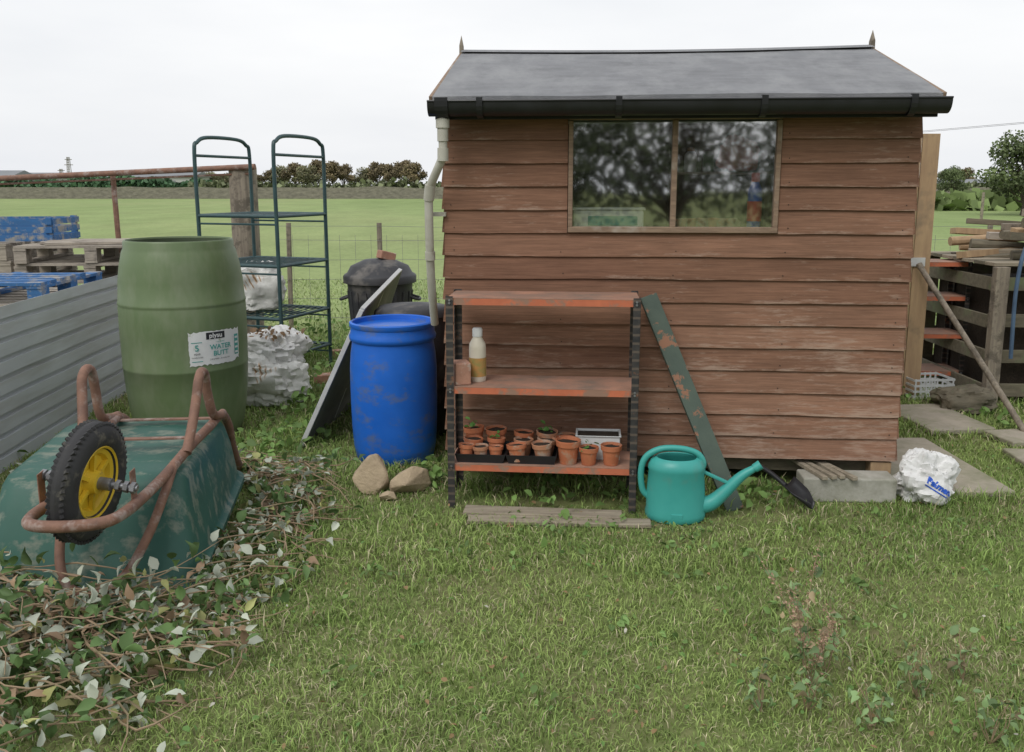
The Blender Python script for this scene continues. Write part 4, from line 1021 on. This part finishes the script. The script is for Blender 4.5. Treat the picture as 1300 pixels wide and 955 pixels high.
# ------------------------------------------------------------------ right hand side
gp_=empty('board_fence',(1.94,6.14,0),0,'upright honey coloured timber board fence panel','fence panel')
xx=.12
for i in range(7):
    b=B(); wd=.125; hgt=1.84+R_(-.015,.015)
    b.box((xx+wd/2,0,hgt/2+.01),(wd-.008,.02,hgt)); b.obj('board',M_newwood,gp_,bevel=.002); xx+=wd
b=B(); b.box((.55,.032,.5),(.9,.04,.08)); b.box((.55,.032,1.5),(.9,.04,.08)); b.obj('rail',M_newwood,gp_)
b=B(); b.box((.96,.03,.9),(.05,.07,1.8)); b.obj('post',M_newwood,gp_,bevel=.004)
b=B(); b.box((.88,-.018,.97),(.14,.012,.06)); b.obj('latch_plate',M_alu,gp_)
shelving((2.98,6.35,0),-.05,.36,.3,1.0,(.95,.70,.42,.14),'black slotted shelving with red orange shelves behind fence')
e=empty('plastic_crate',(2.98,6.15,.0),.1,'white plastic lattice crate on the grass','crate')
b=B()
for z in (.02,.06,.10,.14):
    for y in (-.11,.11): b.box((0,y,z),(.30,.008,.014))
    for x in (-.15,.15): b.box((x,0,z),(.008,.22,.014))
for i in range(8):
    for y in (-.11,.11): b.box((-.14+.04*i,y,.075),(.01,.0075,.15))
b.box((0,0,.008),(.29,.21,.008)); b.obj('body',M_tub,e)
b=B(); b.tube([(3.10,5.05,0),(2.84,6.06,.93)],.019,10); b.tube([(2.84,6.06,.93),(2.83,6.08,.96)],.021,10); o=b.obj('pole',M_postw); tag(o,'weathered brown wooden pole leaning on fence panel','pole')
cb=empty('timber_compost_bin',(3.32,5.95,0),.0,'dark weathered timber compost bin made of slats','compost bin')
for (x,y) in ((-.04,-.1),(.40,-.1),(.84,-.1),(1.25,-.1),(0,.95),(1.25,.95)):
    b=B(); b.box((x,y,.48),(.09,.06,.96)); b.obj('post',M_postw if y<0 else M_dkwood,cb,bevel=.004)
b=B()
for i,z in enumerate((.10,.34,.58,.84)):
    b.box((.62,-.055,z),(1.40,.022,.09),Matrix.Rotation(R_(-.02,.02),3,'Y'))
    b.box((-.055,.48,z),(.022,1.0,.09)); b.box((.62,1.0,z),(1.36,.022,.10)); b.box((1.31,.48,z),(.022,1.0,.10))
b.obj('slats',M_dkwood,cb,bevel=.003)
b=B(); b.box((.62,.48,.42),(1.15,.85,.80)); 
for p in b.v: p.z+=R_(-.02,.02)
b.obj('fill',M_soil,cb)
for i in range(7):
    b=B(); b.box((0,0,0),(1.45,.12,.025)); o=b.obj('timber_board',M_dkwood if i%2 else M_plank,None,(3.96,5.93+i*.15,.975),(0,0,R_(-.03,.03)),.003); tag(o,'weathered timber board across top of bin','board','boards on the compost bin')
for i in range(26):
    lay=i//7; L=R_(.8,1.5); yy=6.0+(i%7)*.13+R_(-.03,.03)
    b=B(); ww,hh=R_(.05,.11),R_(.03,.06)
    if i%3==0: b.tube([(-L/2,0,0),(0,R_(-.02,.02),R_(-.01,.01)),(L/2,0,0)],R_(.03,.045),9)
    else: b.box((0,0,0),(L,ww,hh))
    o=b.obj('timber_offcut',random.choice([M_plank,M_dkwood,M_postw,M_newwood,M_pal]),None,(3.98+lay*.08+R_(-.12,.12),yy,1.03+lay*.08),(R_(-.2,.2),R_(-.08,.08),R_(-.35,.35)),.002)
    tag(o,'piled timber offcut on top of the bin','timber','timber piled on the compost bin')
for i in range(3):
    b=B(); x=3.36+i*.13; b.tube(catmull([(x,5.78,.35),(x-.02,5.76,.85),(x+.06,5.80,1.15),(x+.35,6.0,1.36),(x+.85,6.4,1.34),(x+1.3,6.6,1.0)],6),.013,8); o=b.obj('bent_pipe',M_hoop); tag(o,'bent blue grey plastic pipe arching over timber','pipe','bent pipes over the timber')

# ------------------------------------------------------------------ trees & distance
def tree_meshes(seed,h,cr,nl,ls,c1,c2,trunk_frac=.3,cl=26,phmin=-.1):
    rr=random.Random(seed); b=B(); th=h*trunk_frac; tips=[]
    tp=catmull([V(0,0,0),V(rr.uniform(-.1,.1),rr.uniform(-.1,.1),th*.6),V(rr.uniform(-.2,.2),rr.uniform(-.2,.2),th*1.3),V(rr.uniform(-.3,.3),0,h*.75)],4); n=len(tp)
    r0=h*.022; b.tube(tp,[r0*(1-.8*i/(n-1)) for i in range(n)],8)
    for k in range(cl):
        a=rr.uniform(0,6.28); t=rr.uniform(.35,.95); st=tp[int(t*(n-1))]; ph=rr.uniform(phmin,1.3)
        rad=cr*rr.uniform(.45,.95); zc=h-cr*.95+math.sin(ph)*cr*.85; e=V(math.cos(a)*math.cos(ph)*rad,math.sin(a)*math.cos(ph)*rad,max(th*.7,zc*rr.uniform(.8,1.0)))
        b.tube(catmull([st,(st+e)/2+V(0,0,-.08*h*rr.random()),e],3),[r0*.35,r0*.3,r0*.25,r0*.2,r0*.15,r0*.1,r0*.06],5); tips.append((e,cr*rr.uniform(.18,.36),rr.uniform(.6,1.3)))
    P=[];C=[];S_=[]
    per=nl//len(tips)
    for (e,s,br) in tips:
        g=rng.normal(0,1,(per,3)); g/=np.maximum(1,np.linalg.norm(g,axis=1,keepdims=True)/1.6); g*=s*np.array([1,1,.75])
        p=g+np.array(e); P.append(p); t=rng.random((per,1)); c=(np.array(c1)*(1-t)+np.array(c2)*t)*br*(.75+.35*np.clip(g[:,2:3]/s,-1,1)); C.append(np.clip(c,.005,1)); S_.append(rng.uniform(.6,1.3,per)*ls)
    Vt,F,Cc=scatter(np.concatenate(P),np.concatenate(S_),np.concatenate(C),1.1,QV,QF)
    return b.mesh('trunk',M_bark),np_mesh('crown',Vt,F,Cc,TREEL)
TR={}
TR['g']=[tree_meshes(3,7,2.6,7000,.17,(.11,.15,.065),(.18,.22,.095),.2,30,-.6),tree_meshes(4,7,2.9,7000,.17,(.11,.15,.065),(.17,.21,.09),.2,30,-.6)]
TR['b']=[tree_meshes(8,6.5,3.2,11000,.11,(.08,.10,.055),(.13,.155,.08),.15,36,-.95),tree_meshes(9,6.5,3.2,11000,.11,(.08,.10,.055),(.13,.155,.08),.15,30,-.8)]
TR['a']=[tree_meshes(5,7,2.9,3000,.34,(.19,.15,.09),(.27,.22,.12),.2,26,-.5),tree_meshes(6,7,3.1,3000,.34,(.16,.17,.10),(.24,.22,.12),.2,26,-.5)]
def tree(kind,x,y,h,label,grp=None,wsc=1):
    tm,cm=random.choice(TR[kind]); e=empty('tree',(x,y,0),R_(0,6.28),label,'tree',grp); s=h/7; e.scale=(s*wsc,s*wsc,s)
    link(tm,'trunk',e); link(cm,'crown',e); return e
tree('g',25.4,44,4.15,'leafy green tree beyond the field','trees beyond the field',1.1)
tree('g',29.0,47,3.9,'leafy green tree beyond the field','trees beyond the field',1.15)
tree('g',38.6,78,3.2,'small round green tree by the field hedge','trees beyond the field',1.0)
for (px,h) in ((348,5.2),(362,6.3),(378,6.6),(394,6.0),(410,7.4),(427,6.8),(440,6.4),(466,5.8),(482,6.9),(500,6.2),(515,7.3),(529,6.4)):
    Y=225+R_(-12,12); tree('a',(px-650)/1110*Y,Y,h,'distant autumn tree turning brown beyond pasture','distant autumn trees',1.05)
for (px,h) in ((20,3.2),(112,4.4),(122,3.6),(198,4.6),(211,3.6),(262,4.4),(275,4.9),(288,4.2),(300,4.6),(315,5.0),(330,4.4),(1190,5),(1215,6)):
    Y=250+R_(-10,10); tree('a',(px-650)/1110*Y,Y,h,'distant hedgerow tree on the skyline','distant hedgerow trees',1.2)
for (x,y,h) in ((-9.5,-14,6.6),(-3.6,-15,5.2),(1.2,-13,6.8),(5.6,-15,5.6),(10.4,-13,7.0),(15,-14,7)):
    tree('b',x,y,h,'dense leafy tree reflected in the shed window','trees reflected in the window',1.0)
b=B(); n=60; vs=[]
for i in range(n+1):
    x=-75+150*i/n; top=1.25+noise.noise(V(i*.9,0,0))*.22
    vs+=[V(x,0,0),V(x,0,top),V(x,.5,top),V(x,.5,0)]
b.add(vs,[(i*4+q,(i+1)*4+q,(i+1)*4+q+1,i*4+q+1) for i in range(n) for q in range(3)])
o=b.obj('stone_wall',M_wallst,None,(0,98,0)); tag(o,'long low grey drystone field wall','wall')
def hedge(x0,x1,y,h,n,c,label):
    x=rng.uniform(x0,x1,n); P=np.stack([x,y+rng.normal(0,.8,n),rng.uniform(0,1,n)*h*(1+.25*np.sin(x*.21)+.15*np.sin(x*.83))],1)
    C=np.array(c)*rng.uniform(.5,1.5,(n,1)); Vt,F,Cc=scatter(P,rng.uniform(.5,1.0,n),C,1.2,QV,QF)
    tag(link(np_mesh('hedge',Vt,F,Cc,TREEL),'hedge'),label,'hedge')
hedge(-170,-62,185,2.6,8000,(.07,.14,.07),'dark green clipped hedge across the field')
hedge(-62,130,170,1.7,8000,(.15,.17,.09),'scrubby brown green hedge beyond the wall')
hedge(22,60,54,.5,3000,(.20,.27,.10),'low scrubby hedge under the green trees')
def farm(px0,px1,Y,h,rh,label):
    x0,x1=(px0-650)/1110*Y,(px1-650)/1110*Y; e=empty('farm_building',((x0+x1)/2,Y,0),0,label,'building','distant low farm buildings'); wd=x1-x0
    b=B(); b.box((0,0,h/2),(wd,12,h)); b.obj('wall',M_bwall,e)
    b=B(); b.add([(-wd/2-.5,-6.5,h),(wd/2+.5,-6.5,h),(wd/2+.5,0,h+rh),(-wd/2-.5,0,h+rh),(-wd/2-.5,6.5,h),(wd/2+.5,6.5,h)],[(0,1,2,3),(3,2,5,4),(0,3,4),(1,5,2)]); b.obj('roof',M_broof,e)
    for i in range(int(wd/6)):
        b=B(); b.box((-wd/2+3+i*6,-6.05,h*.5),(2.2,.08,h*.5)); b.obj('door',M_broof,e)
farm(-60,40,215,3.4,1.6,'long low grey farm shed on the horizon'); farm(48,150,225,3.2,1.4,'long low pale farm shed on the horizon'); farm(160,262,220,3.4,1.4,'long low grey industrial shed on the horizon'); farm(1180,1290,200,1.8,1.0,'low grey roofed building on the horizon')
for px,h in ((88,9),(98,14.5)):
    Y=420; b=B(); x=(px-650)/1110*Y; w0=.9
    for (sx,sy) in ((-1,-1),(1,-1),(1,1),(-1,1)): b.tube([(sx*w0,sy*w0,0),(sx*w0*.5,sy*w0*.5,h)],.14,4)
    for k in range(7):
        z0,z1=h*k/7,h*(k+1)/7; a0,a1=w0*(1-.5*k/7),w0*(1-.5*(k+1)/7)
        b.tube([(-a0,-a0,z0),(a1,-a1,z1)],.08,4); b.tube([(a0,-a0,z0),(-a1,-a1,z1)],.08,4)
    b.box((0,0,h*.92),(3.2,.4,.3)); b.box((0,0,h*.75),(4.0,.4,.3))
    o=b.obj('lattice_mast',M_wallst,None,(x,Y,0)); tag(o,'distant grey lattice mast on the skyline','mast','distant masts')
for i in range(7):
    b=B(); b.tube([(0,0,0),(0,0,1.2)],.06,6); o=b.obj('fence_post',M_postw,None,(20+i*2.6,38+R_(-.5,.5),0)); tag(o,'grey wooden fence post in the pasture','fence post','fence posts across the pasture')
ep=empty('utility_pole',(29,50,0),0,'wooden utility pole carrying overhead wires','utility pole')
b=B(); b.tube([(0,0,0),(0,0,5.2)],.1,8); b.box((0,0,4.9),(1.0,.08,.08)); b.obj('pole',M_postw,ep)
b=B()
for dx in (-.4,.4):
    b.tube([V(dx-t*34,t*60,4.95-.9*math.sin(math.pi*t)*.6) for t in [i/12 for i in range(13)]],.012,4)
b.obj('wire',M_ink,ep)
